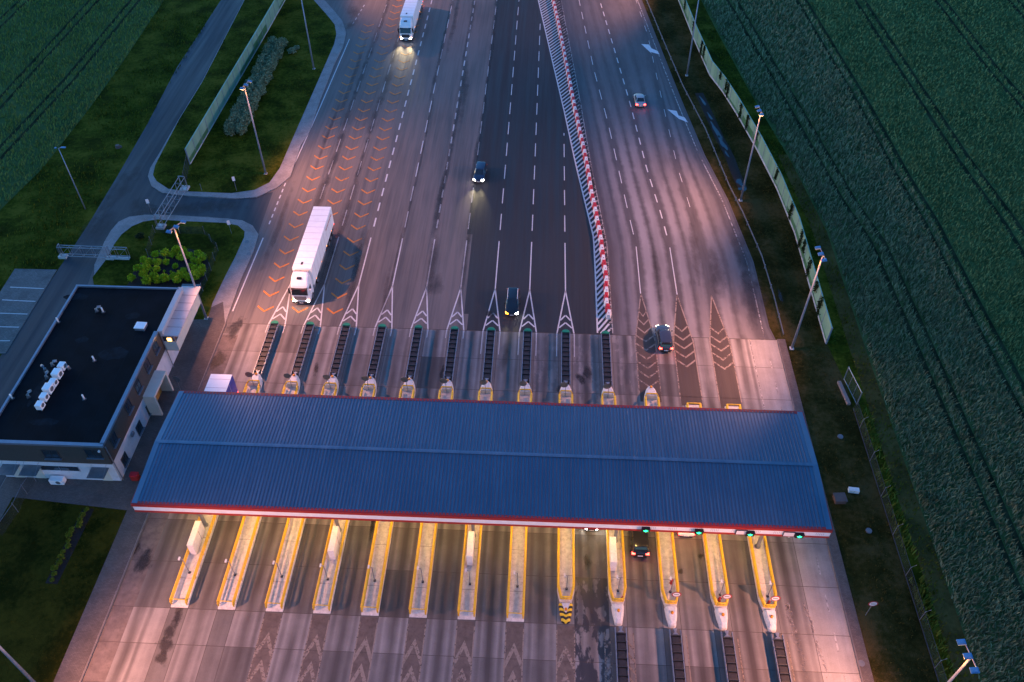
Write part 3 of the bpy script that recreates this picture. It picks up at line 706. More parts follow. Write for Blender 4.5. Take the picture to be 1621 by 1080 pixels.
    if n in (11, 12, 13):
        sx = x+(.30 if n == 11 else .25 if n == 12 else .2); sy = YS+2.4
        stop_at = (sx, sy, .3)
        sg = thing('stop_sign', f'round white sign with red rim on the {ORD[i]} toll island', 'road sign', stop_at, 0, 'round red-rimmed signs')
        q = MB(); q.tube([(0, 0, 0), (0, 0, 2.0)], .04, 6); q.build('post', 'galvanised', sg)
        q = MB(); q.tube([(0, -.05, 2.0), (0, -.075, 2.0)], .46, 20); q.build('rim', 'red_paint', sg)
        q = MB(); q.tube([(0, -.077, 2.0), (0, -.083, 2.0)], .35, 20); q.box(0, -.086, 1.955, .46, .008, .10, 0, 1); q.build('face', ['sign_white', 'black_plastic'], sg)
    if n in (10, 11, 12, 13):
        hx, hy = {10: (.45, 2.55), 11: (.25, 4.6), 12: (-.1, 2.9), 13: (-.02, 2.75)}[n]
        h = thing('hydrant', f'small dark red hydrant standing on the {ORD[i]} toll island', 'hydrant', (x+hx, YS+hy, .3), 0, 'red hydrants')
        q = MB(); q.cyl(0, 0, 0, .12, .17, 10); q.cyl(0, 0, .12, .62, .115, 10); q.cyl(0, 0, .62, .78, .14, 10, r2=.05); q.build('barrel', 'red_paint', h, smooth=False)
        for s in (-1, 1):
            q = MB(); q.tube([(s*.1, 0, .48), (s*.2, 0, .48)], .05, 8); q.build('outlet', 'dark_metal', h)
# bright cabinets beside the front columns
for i, dx, lab in ((0, -.35, 'long white cabinet tilted toward the lane on the leftmost toll island'), (3, .10, 'long white cabinet on the fourth toll island from the left'), (6, -.15, 'long white cabinet on the middle toll island'), (9, -.62, 'long white cabinet on the fourth toll island from the right')):
    x = LX[i]+dx*.6; c = thing('control_cabinet', lab, 'cabinet', (x, 44.7, .3), 0, 'white cabinets by the columns')
    q = MB(); q.box(0, 0, .06, .62, 2.9, 1.75); q.build('housing', 'white_plastic', c, bevel=.04)
    q = MB(); q.box(0, 0, 0, .5, 2.7, .06); q.build('plinth', 'dark_metal', c)
    q = MB(); q.box(.318, .3, .2, .012, .03, 1.5); q.build('door_gap', 'dark_metal', c)
# ------------------------------------------------------------------ crash cushions
def cushion_proto():
    t = thing('crash_cushion', 'x', 'crash cushion')
    for s in (-1, 1):
        q = MB(); q.box(s*.50, 4.45, .45, .07, 8.9, .34); q.box(s*.54, 4.45, .53, .05, 8.9, .07); q.box(s*.54, 4.45, .68, .05, 8.9, .07)
        q.build('side_rail', 'galvanised', t)
    for k in range(10):
        y = 1.0+.80*k
        q = MB(); q.box(0, y, .10, .80, .66, .62); q.build('cell', 'dark_rubber_cell', t, bevel=.06)
    for k in range(11): q = MB(); q.box(0, .6+.80*k, .06, .96, .06, .78); q.build('diaphragm', 'dark_metal', t)
    q = MB(); q.prism([(-.20, -.1), (.20, -.1), (.08, .28), (.30, .5), (-.30, .5), (-.08, .28)], .5, .80); q.build('bracket', 'galvanised', t)
    q = MB(); a = [(.56*math.cos(math.pi*k/8), 8.75+.55*math.sin(math.pi*k/8)) for k in range(9)]; q.prism(a, .12, .86, 0, [(p[0]*.94, 8.75+(p[1]-8.75)*.94) for p in a]); q.build('nose', 'green_paint', t, bevel=.03)
    return t
cc0 = cushion_proto(); first = True
for i in range(10):
    c = cc0 if first else copy_tree(cc0); first = False
    c.location = (LX[i], YN+.45, .014)
    tag(c, f'black crash cushion with green tip north of the {ORD[i]} toll island', 'crash cushion', 'crash cushions north of the canopy')
for i in range(9, 13):
    c = copy_tree(cc0); c.location = (LX[i]+(.12 if i < 12 else .2), YS-.45, .014); c.rotation_euler.z = math.pi
    tag(c, f'black crash cushion south of the {ORD[i]} toll island', 'crash cushion', 'crash cushions south of the canopy')

# ------------------------------------------------------------------ canopy
CX0, CX1, CY0, CYR, CY1, CZ, CZR = -39.15, 28.42, 44.85, 52.02, 59.35, 6.85, 7.4
can = thing('toll_canopy', 'long blue grey ribbed metal canopy across all toll lanes with red and white fascia', 'canopy', (CX0, CY0, 0))
def pitch(mb, x0, x1, ya, za, yb_, zb, th, mat=0): mb.loft([[(x0, ya, za-th), (x1, ya, za-th), (x1, ya, za), (x0, ya, za)], [(x0, yb_, zb-th), (x1, yb_, zb-th), (x1, yb_, zb), (x0, yb_, zb)]], mat)
for ya, za, yb_, zb in ((CY0+.02, CZ, CYR, CZR), (CYR, CZR, CY1-.02, CZ)):
    q = MB(); pitch(q, CX0+.05, CX1-.05, ya, za, yb_, zb, .12)
    x = CX0+.9
    while x < CX1-.85:
        q.loft([[(x-.075, ya, za+.002), (x+.075, ya, za+.002), (x+.045, ya, za+.055), (x-.045, ya, za+.055)], [(x-.075, yb_, zb+.002), (x+.075, yb_, zb+.002), (x+.045, yb_, zb+.055), (x-.045, yb_, zb+.055)]], 1); x += .355
    q.build('roof', ['roof_metal', 'roof_rib'], can, world=True)
q = MB()
for s in (-1, 1): pitch(q, CX0+.1, CX1-.1, CYR, CZR+.085, CYR+s*.20, CZR+.075, .03)
q.build('ridge_cap', 'roof_metal', can, world=True)
for x0, x1 in ((CX0, CX0+.55), (CX1-.55, CX1)):
    q = MB()
    for ya, za, yb_, zb in ((CY0, CZ, CYR, CZR), (CYR, CZR, CY1, CZ)): pitch(q, x0, x1, ya, za+.075, yb_, zb+.075, .05)
    q.build('verge_flashing', 'roof_metal', can, world=True)
q = MB(); q.box((CX0+CX1)/2, CY0+.12, CZ-.02, CX1-CX0-.1, .26, .07); q.box((CX0+CX1)/2, CY1-.12, CZ-.02, CX1-CX0-.1, .26, .07); q.build('gutter', 'red_paint', can, world=True)
for nm, z0, h, mt, pd in (('upper_band', CZ-.34, .36, 'red_paint', .06), ('white_band', CZ-1.04, .70, 'white_paint', .0), ('lower_band', CZ-1.32, .28, 'red_paint', .03)):
    q = MB(); xm, ym = (CX0+CX1)/2, (CY0+CY1)/2
    q.box(xm, CY0-pd, z0, CX1-CX0+2*pd, .16, h); q.box(xm, CY1+pd, z0, CX1-CX0+2*pd, .16, h)
    q.box(CX0-pd, ym, z0, .16, CY1-CY0-.16, h); q.box(CX1+pd, ym, z0, .16, CY1-CY0-.16, h)
    q.build('fascia_'+nm, mt, can, world=True)
q = MB(); q.box((CX0+CX1)/2, (CY0+CY1)/2, CZ-1.30, CX1-CX0-.3, CY1-CY0-.3, .05); q.build('soffit', 'white_paint', can, world=True)
for i in (0, 3, 6, 9, 12):
    for y in (46.75, 57.4):
        q = MB(); q.cyl(LX[i]+(.0 if i else -.1), y, .29, CZ-1.30, .19, 14); q.cyl(LX[i]+(.0 if i else -.1), y, .295, .36, .30, 14); q.build('column', 'galvanised', can, world=True, smooth=False)
fin = MB()
for x in np.arange(9.5, 27, 1.0):
    if int(x*10) % 4 < 3:
        for k in range(5): fin.box(x+.17*k+.6, CY0-.085, CZ-.92, .03, .012, .4)
fin.build('fascia_vent', 'sheet_metal_pale', can, world=True)
yl = []
for x in np.arange(-36.5, 27, 4.65):
    q = MB(); q.box(x, 46.6, CZ-1.40, .5, .9, .09); q.build('ceiling_light', 'lamp_lit', can, world=True)
    l = bpy.data.lights.new('canopy_light', 'AREA'); l.shape = 'RECTANGLE'; l.size = .5; l.size_y = .9; l.energy = 16; l.color = (1, .74, .15)
    lo = bpy.data.objects.new('canopy_light', l); COL.objects.link(lo); lo.location = (x, 46.6, CZ-1.43); lo.parent = can; lo.matrix_parent_inverse = Matrix.Translation(-Vector(can.location))
# green arrow signals and lane boards on the fascia
for j, (px, py, lab) in enumerate(((1022, 837, 'green arrow signal over the gap where the black car drives in'), (1106, 841, 'green arrow signal second from the left on the red and white fascia'), (1187, 844.5, 'green arrow signal third along the fascia, right of a white board'), (1265, 847.5, 'rightmost green arrow signal near the corner of the canopy'))):
    p = G(px, py, CZ-.85)
    s = thing('lane_signal', lab, 'traffic signal', (p.x, CY0-.10, CZ-1.15), 0, 'green arrow lane signals')
    q = MB(); q.box(0, -.16, .05, .80, .22, .62); q.box(0, -.32, .64, .84, .14, .05); q.build('housing', 'black_plastic', s)
    q = MB(); q.prism([(-.07, .68), (.07, .68), (.07, .38), (.27, .38), (0, .1), (-.27, .38), (-.07, .38)], 0, .02); q.v = [(a*.9, b_*.75+.06, c) for a, b_, c in q.v]
    q.v = [(a, -.275-c, b_) for a, b_, c in q.v]; q.build('arrow', 'signal_green', s)
for px, py, lab in ((1173, 840, 'white board with dark frame left of the third green arrow signal'), (1248, 843.5, 'white board with dark frame left of the rightmost green arrow signal')):
    p = G(px, py, CZ-.85); s = thing('lane_board', lab, 'sign board', (p.x, CY0-.1, CZ-1.12), 0, 'white lane boards')
    q = MB(); q.box(0, -.06, 0, 1.1, .08, .70); q.build('frame', 'dark_metal', s)
    q = MB(); q.box(0, -.108, .05, 1.0, .012, .60); q.build('panel', 'sign_white', s)
p = G(1230, 851); c = thing('ceiling_camera', 'small white camera hanging below the canopy edge right of the last island', 'camera', (p.x-.5, CY0+.4, CZ-1.9))
q = MB(); q.cyl(0, 0, .2, .55, .03, 6); q.build('stem', 'galvanised', c); q = MB(); q.box(0, -.05, 0, .18, .36, .2); q.build('body', 'white_plastic', c, bevel=.03)

# ------------------------------------------------------------------ light masts
def mast(label, x, y, h, side, lit, bar=(.12, 1), boxes=3, kind='light_mast', aim=21, power=1.0):
    t = thing(kind, label, 'light mast', (x, y, 0), 0, 'tall floodlight masts')
    q = MB(); q.box(0, 0, 0, .5, .5, .15); q.build('footing', 'concrete_island', t)
    q = MB(); q.tube([(0, 0, .1), (0, 0, h)], .16, 10, r2=.08); q.build('pole', 'pole_steel', t, smooth=True)
    bl = 1.15; d = Vector((bar[0], bar[1], 0)).normalized()
    q = MB(); q.tube([-d*bl+Vector((0, 0, h)), d*bl+Vector((0, 0, h))], .055, 6); q.build('crossbar', 'pole_steel', t)
    for k in range(boxes):
        off = d*(k-(boxes-1)/2)*1.1
        q = MB(); q.box(0, 0, .02, .62, .46, .12); q.box(0, 0, .14, .45, .34, .06)
        hd = q.build('floodlight', 'lamp_blue', t, bevel=.02); hd.location = (off.x+side*.28, off.y, h+.02); hd.rotation_euler = (0, R(-14)*-side, 0)
        q = MB(); q.box(0, 0, -.005, .52, .38, .02); q.build('lens', 'lamp_lit' if lit and k == 0 else 'window_glass', hd)
    if lit:
        l = bpy.data.lights.new('flood', 'SPOT'); l.energy = LAMP_W*power; l.color = LAMP_COL; l.spot_size = R(128); l.spot_blend = .85; l.shadow_soft_size = .12
        lo = bpy.data.objects.new('flood', l); COL.objects.link(lo); lo.parent = t; lo.location = (side*.34, 0, h-.28)
        lo.rotation_euler = Vector((-side*aim, 0, h*1.0)).to_track_quat('Z', 'Y').to_euler()
        l = bpy.data.lights.new('flood_spill', 'POINT'); l.energy = LAMP_W*power*.012; l.color = (1, .27, .04); l.shadow_soft_size = .12
        l2 = bpy.data.objects.new('flood_spill', l); COL.objects.link(l2); l2.parent = t; l2.location = (side*.8, 0, h-.8)
    return t
mast('tall unlit floodlight mast by the paved bend at the top left', -43.5, 145.1, 15.3, 1, False)
mast('tall lit floodlight mast on the grass right of the clipped hedge', -43.95, 110.84, 15.3, 1, True, (.25, 1), power=.74)
mast('tall lit floodlight mast beside the flat-roofed office building', -43.48, 77.77, 15.0, 1, True, (.55, 1), power=.95)
mast('tall floodlight mast cut by the left edge over the lower lawn', -43.9, 29.2, 15.0, 1, True, power=1.1)
mast('tall unlit floodlight mast in front of the top of the right noise barrier', 25.83, 145.71, 15.3, -1, False)
mast('tall lit floodlight mast by the ditch, in front of the right noise barrier', 30.08, 106.99, 15.2, -1, True, (-.1, 1), power=.75)
mast('tall lit floodlight mast near the lower end of the right noise barrier', 31.96, 75.66, 15.3, -1, True, (-.1, 1))
mast('tall lit floodlight mast in the bottom right corner by the field', 33.62, 29.48, 14.0, -1, True, (-.12, 1), power=1.2)
mast('tall lit floodlight mast just beyond the top edge on the left', -43.0, 179.5, 15.3, 1, True, power=.6)
mast('tall lit floodlight mast just beyond the top edge on the right', 22.0, 179.5, 15.3, -1, True, power=.6)
mast('tall lit floodlight mast below the bottom edge on the left', -43.5, -4, 15.3, 1, True, power=1.1)
mast('tall lit floodlight mast below the bottom edge on the right', 34.0, -4, 15.3, -1, True, power=1.1)
t = thing('street_lamp', 'slender grey street lamp on the rough grass left of the service road', 'street lamp', (-68.89, 100.59, 0))
q = MB(); q.tube([(0, 0, 0), (0, 0, 10.6)], .10, 8, r2=.055); q.tube([(0, 0, 10.55), (.6, 0, 10.75)], .04, 6); q.build('pole', 'pole_steel', t, smooth=True)
q = MB(); q.box(.75, 0, 10.68, .7, .3, .12); q.box(-.4, .0, 10.6, .25, .25, .1); q.build('lamp_head', 'lamp_blue', t, bevel=.03)

# ------------------------------------------------------------------ noise barriers
def noise_barrier(label, path, h, seed, skip=None, flip=1):
    rnd = random.Random(seed); t = thing('noise_barrier', label, 'noise barrier', tuple(path[0]) + (0,))
    seg = []
    for a, b_ in zip(path, path[1:]):
        a, b_ = Vector(a), Vector(b_); n = max(1, round((b_-a).length/3.1))
        for k in range(n): seg.append((a.lerp(b_, k/n), a.lerp(b_, (k+1)/n)))
    green = .55
    for k, (a, b_) in enumerate(seg):
        m_ = (a+b_)/2; L = (b_-a).length; rz = math.atan2(b_.y-a.y, b_.x-a.x)
        if k % 3 == 0: green = rnd.choice([.0, .45, .8, 1.2, .3]) if flip > 0 else rnd.choice([.2, .8, 1.4, .5, .0, 1.1])
        gz = .30+green
        q = MB(); q.box(m_.x, m_.y, gz, L-.10, .10, h-gz, rz); q.build('clear_panel', 'barrier_acrylic', t, world=True)
        if green > .05: q = MB(); q.box(m_.x, m_.y, .30, L-.10, .11, green-.004, rz); q.build('green_panel', 'barrier_green', t, world=True)
        q = MB(); q.box(m_.x, m_.y, 0, L-.08, .20, .295, rz); q.build('plinth', 'concrete_island', t, world=True)
        q = MB(); q.box(a.x, a.y, 0, .14, .17, h+.05, rz); q.build('post', 'pole_steel', t, world=True)
        q = MB(); q.box(m_.x, m_.y, h+.001, L-.16, .14, .05, rz); q.build('cap_rail', 'barrier_acrylic', t, world=True)
    a = seg[-1][1]; q = MB(); q.box(a.x, a.y, 0, .16, .18, h+.08, rz); q.build('post', 'pole_steel', t, world=True)
    return t, seg
NBL = [(-56.75, 112.9), (-56.4, 135), (-56.0, 160), (-55.7, 192)]
noise_barrier('long pale green noise barrier on the grass beside the left service road', NBL, 2.95, 3, flip=-1)
NBR = [(36.5, 76.7), (36.85, 99.2), (36.2, 110.2), (34.9, 121), (33.1, 132.6), (31.7, 140), (30.1, 146), (28.7, 161), (26.4, 192)]
nbr, nseg = noise_barrier('long grey green noise barrier overgrown with vines between ditch and wheat field', NBR, 2.8, 5)

# leaf clumps: random small quads
def leaves(n, centre, rad, size, shell=.55, flat=1.0, seed=0, upbias=0):
    r = np.random.default_rng(seed); d = r.normal(size=(n, 3)); d /= np.linalg.norm(d, axis=1)[:, None]
    d[:, 2] = np.abs(d[:, 2]) if upbias else d[:, 2]
    rr = (shell+(1-shell)*r.random(n))[:, None]*(1+.18*np.sin(d[:, :1]*5+seed)*np.cos(d[:, 1:2]*4))
    c = d*rr*np.array(rad)+np.array(centre)
    return c, r
def leaf_mesh(name, c, size, mat, parent=None, seed=1, stretch=1.6, droop=None, loc=None):
    r = np.random.default_rng(seed); n = len(c); a = r.normal(size=(n, 3)); a /= np.linalg.norm(a, axis=1)[:, None]
    b_ = np.cross(a, r.normal(size=(n, 3))); b_ /= np.linalg.norm(b_, axis=1)[:, None]
    s = (size*(.6+.8*r.random(n)))[:, None]
    v = np.stack([c-a*s*stretch, c+b_*s*.6, c+a*s*stretch, c-b_*s*.6], 1).reshape(-1, 3)
    if loc is not None: v = v-np.array(loc)
    me = bpy.data.meshes.new(name); me.vertices.add(4*n); me.vertices.foreach_set('co', v.ravel()); me.loops.add(4*n); me.loops.foreach_set('vertex_index', np.arange(4*n))
    me.polygons.add(n); me.polygons.foreach_set('loop_start', np.arange(0, 4*n, 4)); me.polygons.foreach_set('loop_total', np.full(n, 4)); me.update(calc_edges=True)
    at = me.attributes.new('rnd', 'FLOAT', 'FACE'); at.data.foreach_set('value', r.random(n).astype(np.float32))
    me.materials.append(MATS[mat]); o = bpy.data.objects.new(name, me); COL.objects.link(o)
    if parent is not None: o.parent = parent
    return o
rv = random.Random(4)
for k, (px, py) in enumerate(((1093, 8), (1114, 42), (1123, 72), (1133, 80), (1155, 122), (1163, 135), (1168, 140), (1181, 172), (1194, 190), (1208, 215), (1236, 275), (1256, 330), (1264, 375), (1273, 390), (1284, 420), (1292, 455), (1300, 480))):
    b_ = G(px, py, 2.0); x_, y_ = b_.x, b_.y
    x_ = interp([(p[0], p[1]) for p in NBR], y_)-.14
    cs = []
    hgt = rv.uniform(1.2, 2.9); nn = int(110*hgt)
    for j in range(nn):
        z = 2.95-rv.random()*hgt; cs.append((x_+rv.gauss(0, .07), y_+rv.gauss(0, .30)+.12*math.sin(z*3+k), z))
    lab = 'dark vine on the right noise barrier, ' + ['near the top edge of the picture', 'below the top edge, behind the blue mast', 'above a green panel, small', 'beside the green panel', 'short, above the pale panels', 'broad, level with the white arrow', 'narrow, next to the broad vine', 'left of the lamp head', 'just below the lamp head', 'crossed by the lit mast', 'at the bend below the lit mast', 'at the sharp bend lower down', 'above the lower lamp head', 'left of the lower lamp head', 'behind the lower mast pole', 'third from the lower end', 'nearest the lower end'][k]
    t = thing('climbing_vine', lab, 'vine', (x_, y_, 0), 0, 'vines on the right noise barrier')
    leaf_mesh('foliage', np.array(cs), .10, 'vine_leaf', t, seed=k, loc=(x_, y_, 0))
    q = MB(); q.tube([(0, 0, 0), (.02, .05, 1.2), (.0, -.04, 2.7)], .02, 5); q.build('stem', 'bark', t)

# ------------------------------------------------------------------ red and white barrier
def seg_proto(mat):
    t = thing('barrier_block', 'x', 'barrier block')
    q = MB(); pr = [(-.31, 0), (.31, 0), (.31, .2), (.24, .42), (.21, .86), (-.21, .86), (-.24, .42), (-.31, .2)]
    q.loft([[(x, -.53, z) for x, z in pr], [(x, .53, z) for x, z in pr]]); q.build('shell', mat, t, bevel=.03)
    q = MB(); q.cyl(0, .2, .86, .90, .07, 8); q.build('filler_cap', 'black_plastic', t)
    return t
protos = [seg_proto('red_plastic'), seg_proto('white_plastic')]; used = [0, 0]
L = 0; seglen = [(b_-a).length for a, b_ in zip(BP, BP[1:])]; total = sum(seglen); nseg_ = int(total/1.12)
for k in range(nseg_):
    d = total-(k+.5)*1.12; j = 0
    while j < len(seglen)-1 and d > seglen[j]: d -= seglen[j]; j += 1
    p = BP[j].lerp(BP[j+1], d/seglen[j]); t = BP[j+1]-BP[j]; c = (k+1) % 2
    o = protos[c] if not used[c] else copy_tree(protos[c]); used[c] = 1
    o.location = (p.x+random.uniform(-.04, .04), p.y, .024); o.rotation_euler.z = math.atan2(t.y, t.x)-math.pi/2+random.uniform(-.05, .05)
    if k == 0: o.rotation_euler.z -= .25
    lab = 'white plastic barrier block at the lower end of the row, turned askew' if k == 0 else ('red plastic barrier block in the long red and white dividing row' if c == 0 else 'white plastic barrier block in the long red and white dividing row')
    tag(o, lab, 'barrier block', 'red blocks of the dividing row' if c == 0 else ('white blocks of the dividing row' if k else None))

# ------------------------------------------------------------------ guard rail on the right
GRP = [Vector(p) for p in ((19.0, 190), (20.31, 178.27), (22.54, 158.15), (24.56, 140.99), (26.93, 126.51), (28.67, 110.33), (29.75, 103.48), (30.95, 93.24), (31.2, 84.95), (31.16, 77.6))]
t = thing('guard_rail', 'low grey steel guard rail curving along the right edge of the exit lanes', 'guard rail', (31.16, 77.6, 0))
for a, b_ in zip(GRP, GRP[1:]):
    rz = math.atan2(b_.y-a.y, b_.x-a.x); m_ = (a+b_)/2; Lg = (b_-a).length
    q = MB(); q.box(m_.x, m_.y, .48, Lg, .05, .28, rz); q.box(m_.x, m_.y, .53, Lg, .10, .06, rz); q.box(m_.x, m_.y, .66, Lg, .10, .06, rz); q.build('beam', 'sign_back', t, world=True)
    for k in range(max(1, int(Lg/4))):
        p = a.lerp(b_, (k+.5)/max(1, int(Lg/4))); q = MB(); q.box(p.x+.09, p.y, 0, .09, .12, .72, rz); q.build('post', 'galvanised', t, world=True)
# chain-link fence on the right, its gate and the loose bits
t = thing('chain_link_fence', 'dark chain-link fence with angled post tops between lawn and wheat field', 'fence', (37.35, 40, 0))
y = 16.0
while y < 66:
    q = MB(); q.tube([(37.35, y, 0), (37.35, y, 1.7), (37.75, y, 2.15)], .03, 6); q.build('post', 'galvanised', t, world=True); y += 4.7
q = MB(); q.quad((37.35, 16, .05), (37.35, 66, .05), (37.35, 66, 1.65), (37.35, 16, 1.65)); q.build('mesh_panel', 'chain_link', t, world=True)
q = MB(); q.tube([(37.35, 16, 1.68), (37.35, 66, 1.68)], .022, 5); q.tube([(37.35, 16, .08), (37.35, 66, .08)], .05, 5); q.build('top_wire', 'dark_metal', t, world=True)
t = thing('mesh_gate', 'open steel mesh gate leaf standing at the upper end of the right fence', 'gate', (37.6, 68.6, 0), R(8))
fr = [(0, -2.0, .15), (0, 2.0, .15), (0, 2.0, 2.2), (0, -2.0, 2.2), (0, -2.0, .15)]
q = MB()
for a, b_ in zip(fr, fr[1:]): q.tube([a, b_], .045, 6)
for yy in (-.7, .7): q.tube([(0, yy, .15), (0, yy, 2.2)], .03, 6)
q.build('frame', 'galvanised', t); q = MB(); q.quad((0, -2, .15), (0, 2, .15), (0, 2, 2.2), (0, -2, 2.2)); q.build('mesh_infill', 'chain_link', t)
for yy in (-2.05, 2.05): q = MB(); q.tube([(0, yy, 0), (0, yy, 2.3)], .06, 6); q.build('gate_post', 'galvanised', t)
t = thing('concrete_beam', 'long pale concrete beam lying on the grass before the mesh gate', 'beam', (36.75, 68.3, 0), R(6))
q = MB(); q.box(0, 0, 0, .42, 3.6, .35); q.build('beam', 'wood_plank', t, bevel=.03)
p = G(1328, 792); t = thing('well_cover', 'dark brown square chamber with flat lid on the grass beside the canopy corner', 'chamber', (p.x, p.y, 0), R(4))
q = MB(); q.box(0, 0, 0, 1.15, 1.0, .5); q.build('wall', 'cover_brown', t); q = MB(); q.box(0, 0, .5, 1.3, 1.15, .1); q.build('lid', 'cover_brown', t, bevel=.02)
p = G(1350, 779); t = thing('utility_box', 'small white utility box on the grass right of the dark chamber', 'utility box', (p.x, p.y, 0), R(-6))
q = MB(); q.box(0, 0, .1, 1.1, .5, .45); q.build('cabinet', 'white_plastic', t, bevel=.02); q = MB(); q.box(0, 0, 0, 1.0, .44, .1); q.build('plinth', 'dark_metal', t); q = MB(); q.box(0, -.26, .13, .015, .02, .38); q.build('door_gap', 'dark_metal', t)
for px, py, lab in ((1330, 692, 'round grey manhole cover in the grass beside the right canopy end'), (1375, 841, 'round grey manhole cover in the grass below the canopy corner'), (1363, 1051, 'round iron manhole cover in the right footway at the bottom'), (391, 384, 'round manhole cover in the paving by the bend below the side road'), (394, 403, 'small dark drain cover on the left footway edge')):
    p = G(px, py); t = tag(MB().cyl(p.x, p.y, .0, .135, .32, 16).build('manhole_cover', 'sign_back'), lab, 'manhole cover')
p = G(1370, 974); t = thing('stop_sign', 'round white sign with red rim standing alone on the right lawn', 'road sign', (p.x, p.y, 0), 0, 'round red-rimmed signs')
q = MB(); q.tube([(0, 0, 0), (0, 0, 2.3)], .04, 6); q.build('post', 'galvanised', t)
q = MB(); q.tube([(0, -.05, 2.4), (0, -.075, 2.4)], .46, 20); q.build('rim', 'red_paint', t)
q = MB(); q.tube([(0, -.077, 2.4), (0, -.083, 2.4)], .35, 20); q.box(0, -.086, 2.355, .46, .008, .10, 0, 1); q.build('face', ['sign_white', 'black_plastic'], t)
for (bx, by, h_, lab, back) in ((375, 303, 2.6, 'small upright white sign on a post at the tip of the hedge wedge', 0), (367, 371, 2.4, 'thin sign post with a pale plate on the lower bend of paving', 0), (240, 337, 2.4, 'narrow pale sign standing by the service road below the gate', 0), (320, 303, 1.3, 'short bare marker post on the lawn tip below the barrier end', 1)):
    p = G(bx, by); t = thing('sign_post', lab, 'road sign', (p.x, p.y, .1), R(20))
    q = MB(); q.tube([(0, 0, 0), (0, 0, h_)], .035, 6); q.build('post', 'galvanised', t)
    if not back: q = MB(); q.box(0, -.05, h_-.75, .42, .025, .75); q.build('plate', 'sign_white', t)
p = G(291, 617); t = thing('round_sign', 'dark round sign seen from behind on the pavement by the building', 'road sign', (p.x, p.y-.6, .12), R(-10))
q = MB(); q.tube([(0, 0, 0), (0, 0, 2.2)], .035, 6); q.build('post', 'galvanised', t); q = MB(); q.tube([(0, .04, 2.4), (0, .07, 2.4)], .45, 18); q.build('disc', 'sign_back', t)
p = G(216, 759); t = thing('waste_bin', 'red waste bin beside the building corner at the canopy edge', 'bin', (p.x, p.y, .12))
q = MB(); q.box(0, 0, 0, .8, .6, .8); q.build('body', 'red_paint', t, bevel=.03); q = MB(); q.box(0, 0, .8, .86, .65, .08); q.build('lid', 'red_plastic', t, bevel=.02)
# ------------------------------------------------------------------ lattice portals over the service roads
def portal(label, a, b_, h, depth, z=.1, tail=0):
    a, b_ = Vector(a), Vector(b_); d = b_-a; Lp = d.length; t = thing('lattice_gate', label, 'lattice gate', (a.x, a.y, 0), math.atan2(d.y, d.x), 'lattice sliding gates')
    q = MB()
    for z_ in (.45, h): 
        for s in (-1, 1): q.tube([(0, s*depth/2, z_), (Lp, s*depth/2, z_)], .045, 6)
    n = max(4, int(Lp/1.6))
    for k in range(n+1):
        x_ = Lp*k/n
        for s in (-1, 1): q.tube([(x_, s*depth/2, .45), (x_, s*depth/2, h)], .03, 5)
        q.tube([(x_, -depth/2, h), (x_, depth/2, h)], .025, 5); q.tube([(x_, -depth/2, .45), (x_, depth/2, .45)], .025, 5)
        if k < n:
            q.tube([(x_, -depth/2, .45), (Lp*(k+1)/n, -depth/2, h)], .022, 5); q.tube([(x_, -depth/2, h), (Lp*(k+1)/n, depth/2, h)], .02, 5)
    q.build('lattice', 'galvanised', t)
    for x_ in (.2, Lp*(.72 if tail else .97)):
        q = MB()
        for s in (-1, 1): q.tube([(x_, s*depth/2, z), (x_, s*depth/2, h+.25)], .055, 6)
        q.tube([(x_, -depth/2, h+.25), (x_, depth/2, h+.25)], .05, 6); q.build('support', 'galvanised', t)
        q = MB(); q.box(x_, 0, 0, 1.1, depth+.3, .28+z); q.build('footing', 'concrete_island', t)
    if tail: q = MB(); q.box(Lp-1.2, 0, 0, 2.3, .5, .2+z); q.build('track_footing', 'concrete_island', t)
    return t
portal('blue grey lattice gate crossing the lower service road by the parking bay', (-67.6, 89.3), (-57.8, 89.2), 2.0, .5, .1, tail=1)
portal('blue grey lattice gate crossing the side road below the left noise barrier', (-55.4, 106.4), (-55.85, 96.2), 2.2, .9, .12)
t = thing('mesh_fence', 'short dark mesh fence between the noise barrier end and the lattice gate', 'fence', (-56.5, 112.5, 0))
q = MB()
for k in range(6): q.box(-56.72+.24*k, 112.6-1.2*k, 0, .07, .07, 2.1)
q.build('post', 'dark_metal', t, world=True); q = MB(); q.quad((-56.72, 112.6, .15), (-55.5, 106.6, .15), (-55.5, 106.6, 2.05), (-56.72, 112.6, 2.05)); q.build('mesh_panel', 'chain_link', t, world=True)
q = MB(); q.tube([(-56.72, 112.6, 2.08), (-55.5, 106.6, 2.08)], .03, 5); q.build('top_rail', 'dark_metal', t, world=True)
# mesh fence round the shrub bed
fp = [G(*p) for p in ((236, 408), (246, 370), (325, 372), (346, 398), (335, 430), (322, 462), (312, 500))]
t = thing('bed_fence', 'pale mesh fence looping round the bed of bright shrubs', 'fence', (fp[0].x, fp[0].y, 0))
q = MB()
for a, b_ in zip(fp, fp[1:]): q.quad((a.x, a.y, .15), (b_.x, b_.y, .15), (b_.x, b_.y, 1.5), (a.x, a.y, 1.5))
q.build('mesh_panel', 'chain_link', t, world=True)
for a, b_ in zip(fp, fp[1:]):
    for k in range(2):
        p = a.lerp(b_, k/2); q = MB(); q.tube([(p.x, p.y, .1), (p.x, p.y, 1.6)], .03, 6); q.build('post', 'galvanised', t, world=True)
# low fence by the building's front left corner
fp = [G(*p) for p in ((16, 752), (20, 765), (42, 790), (28, 815))]
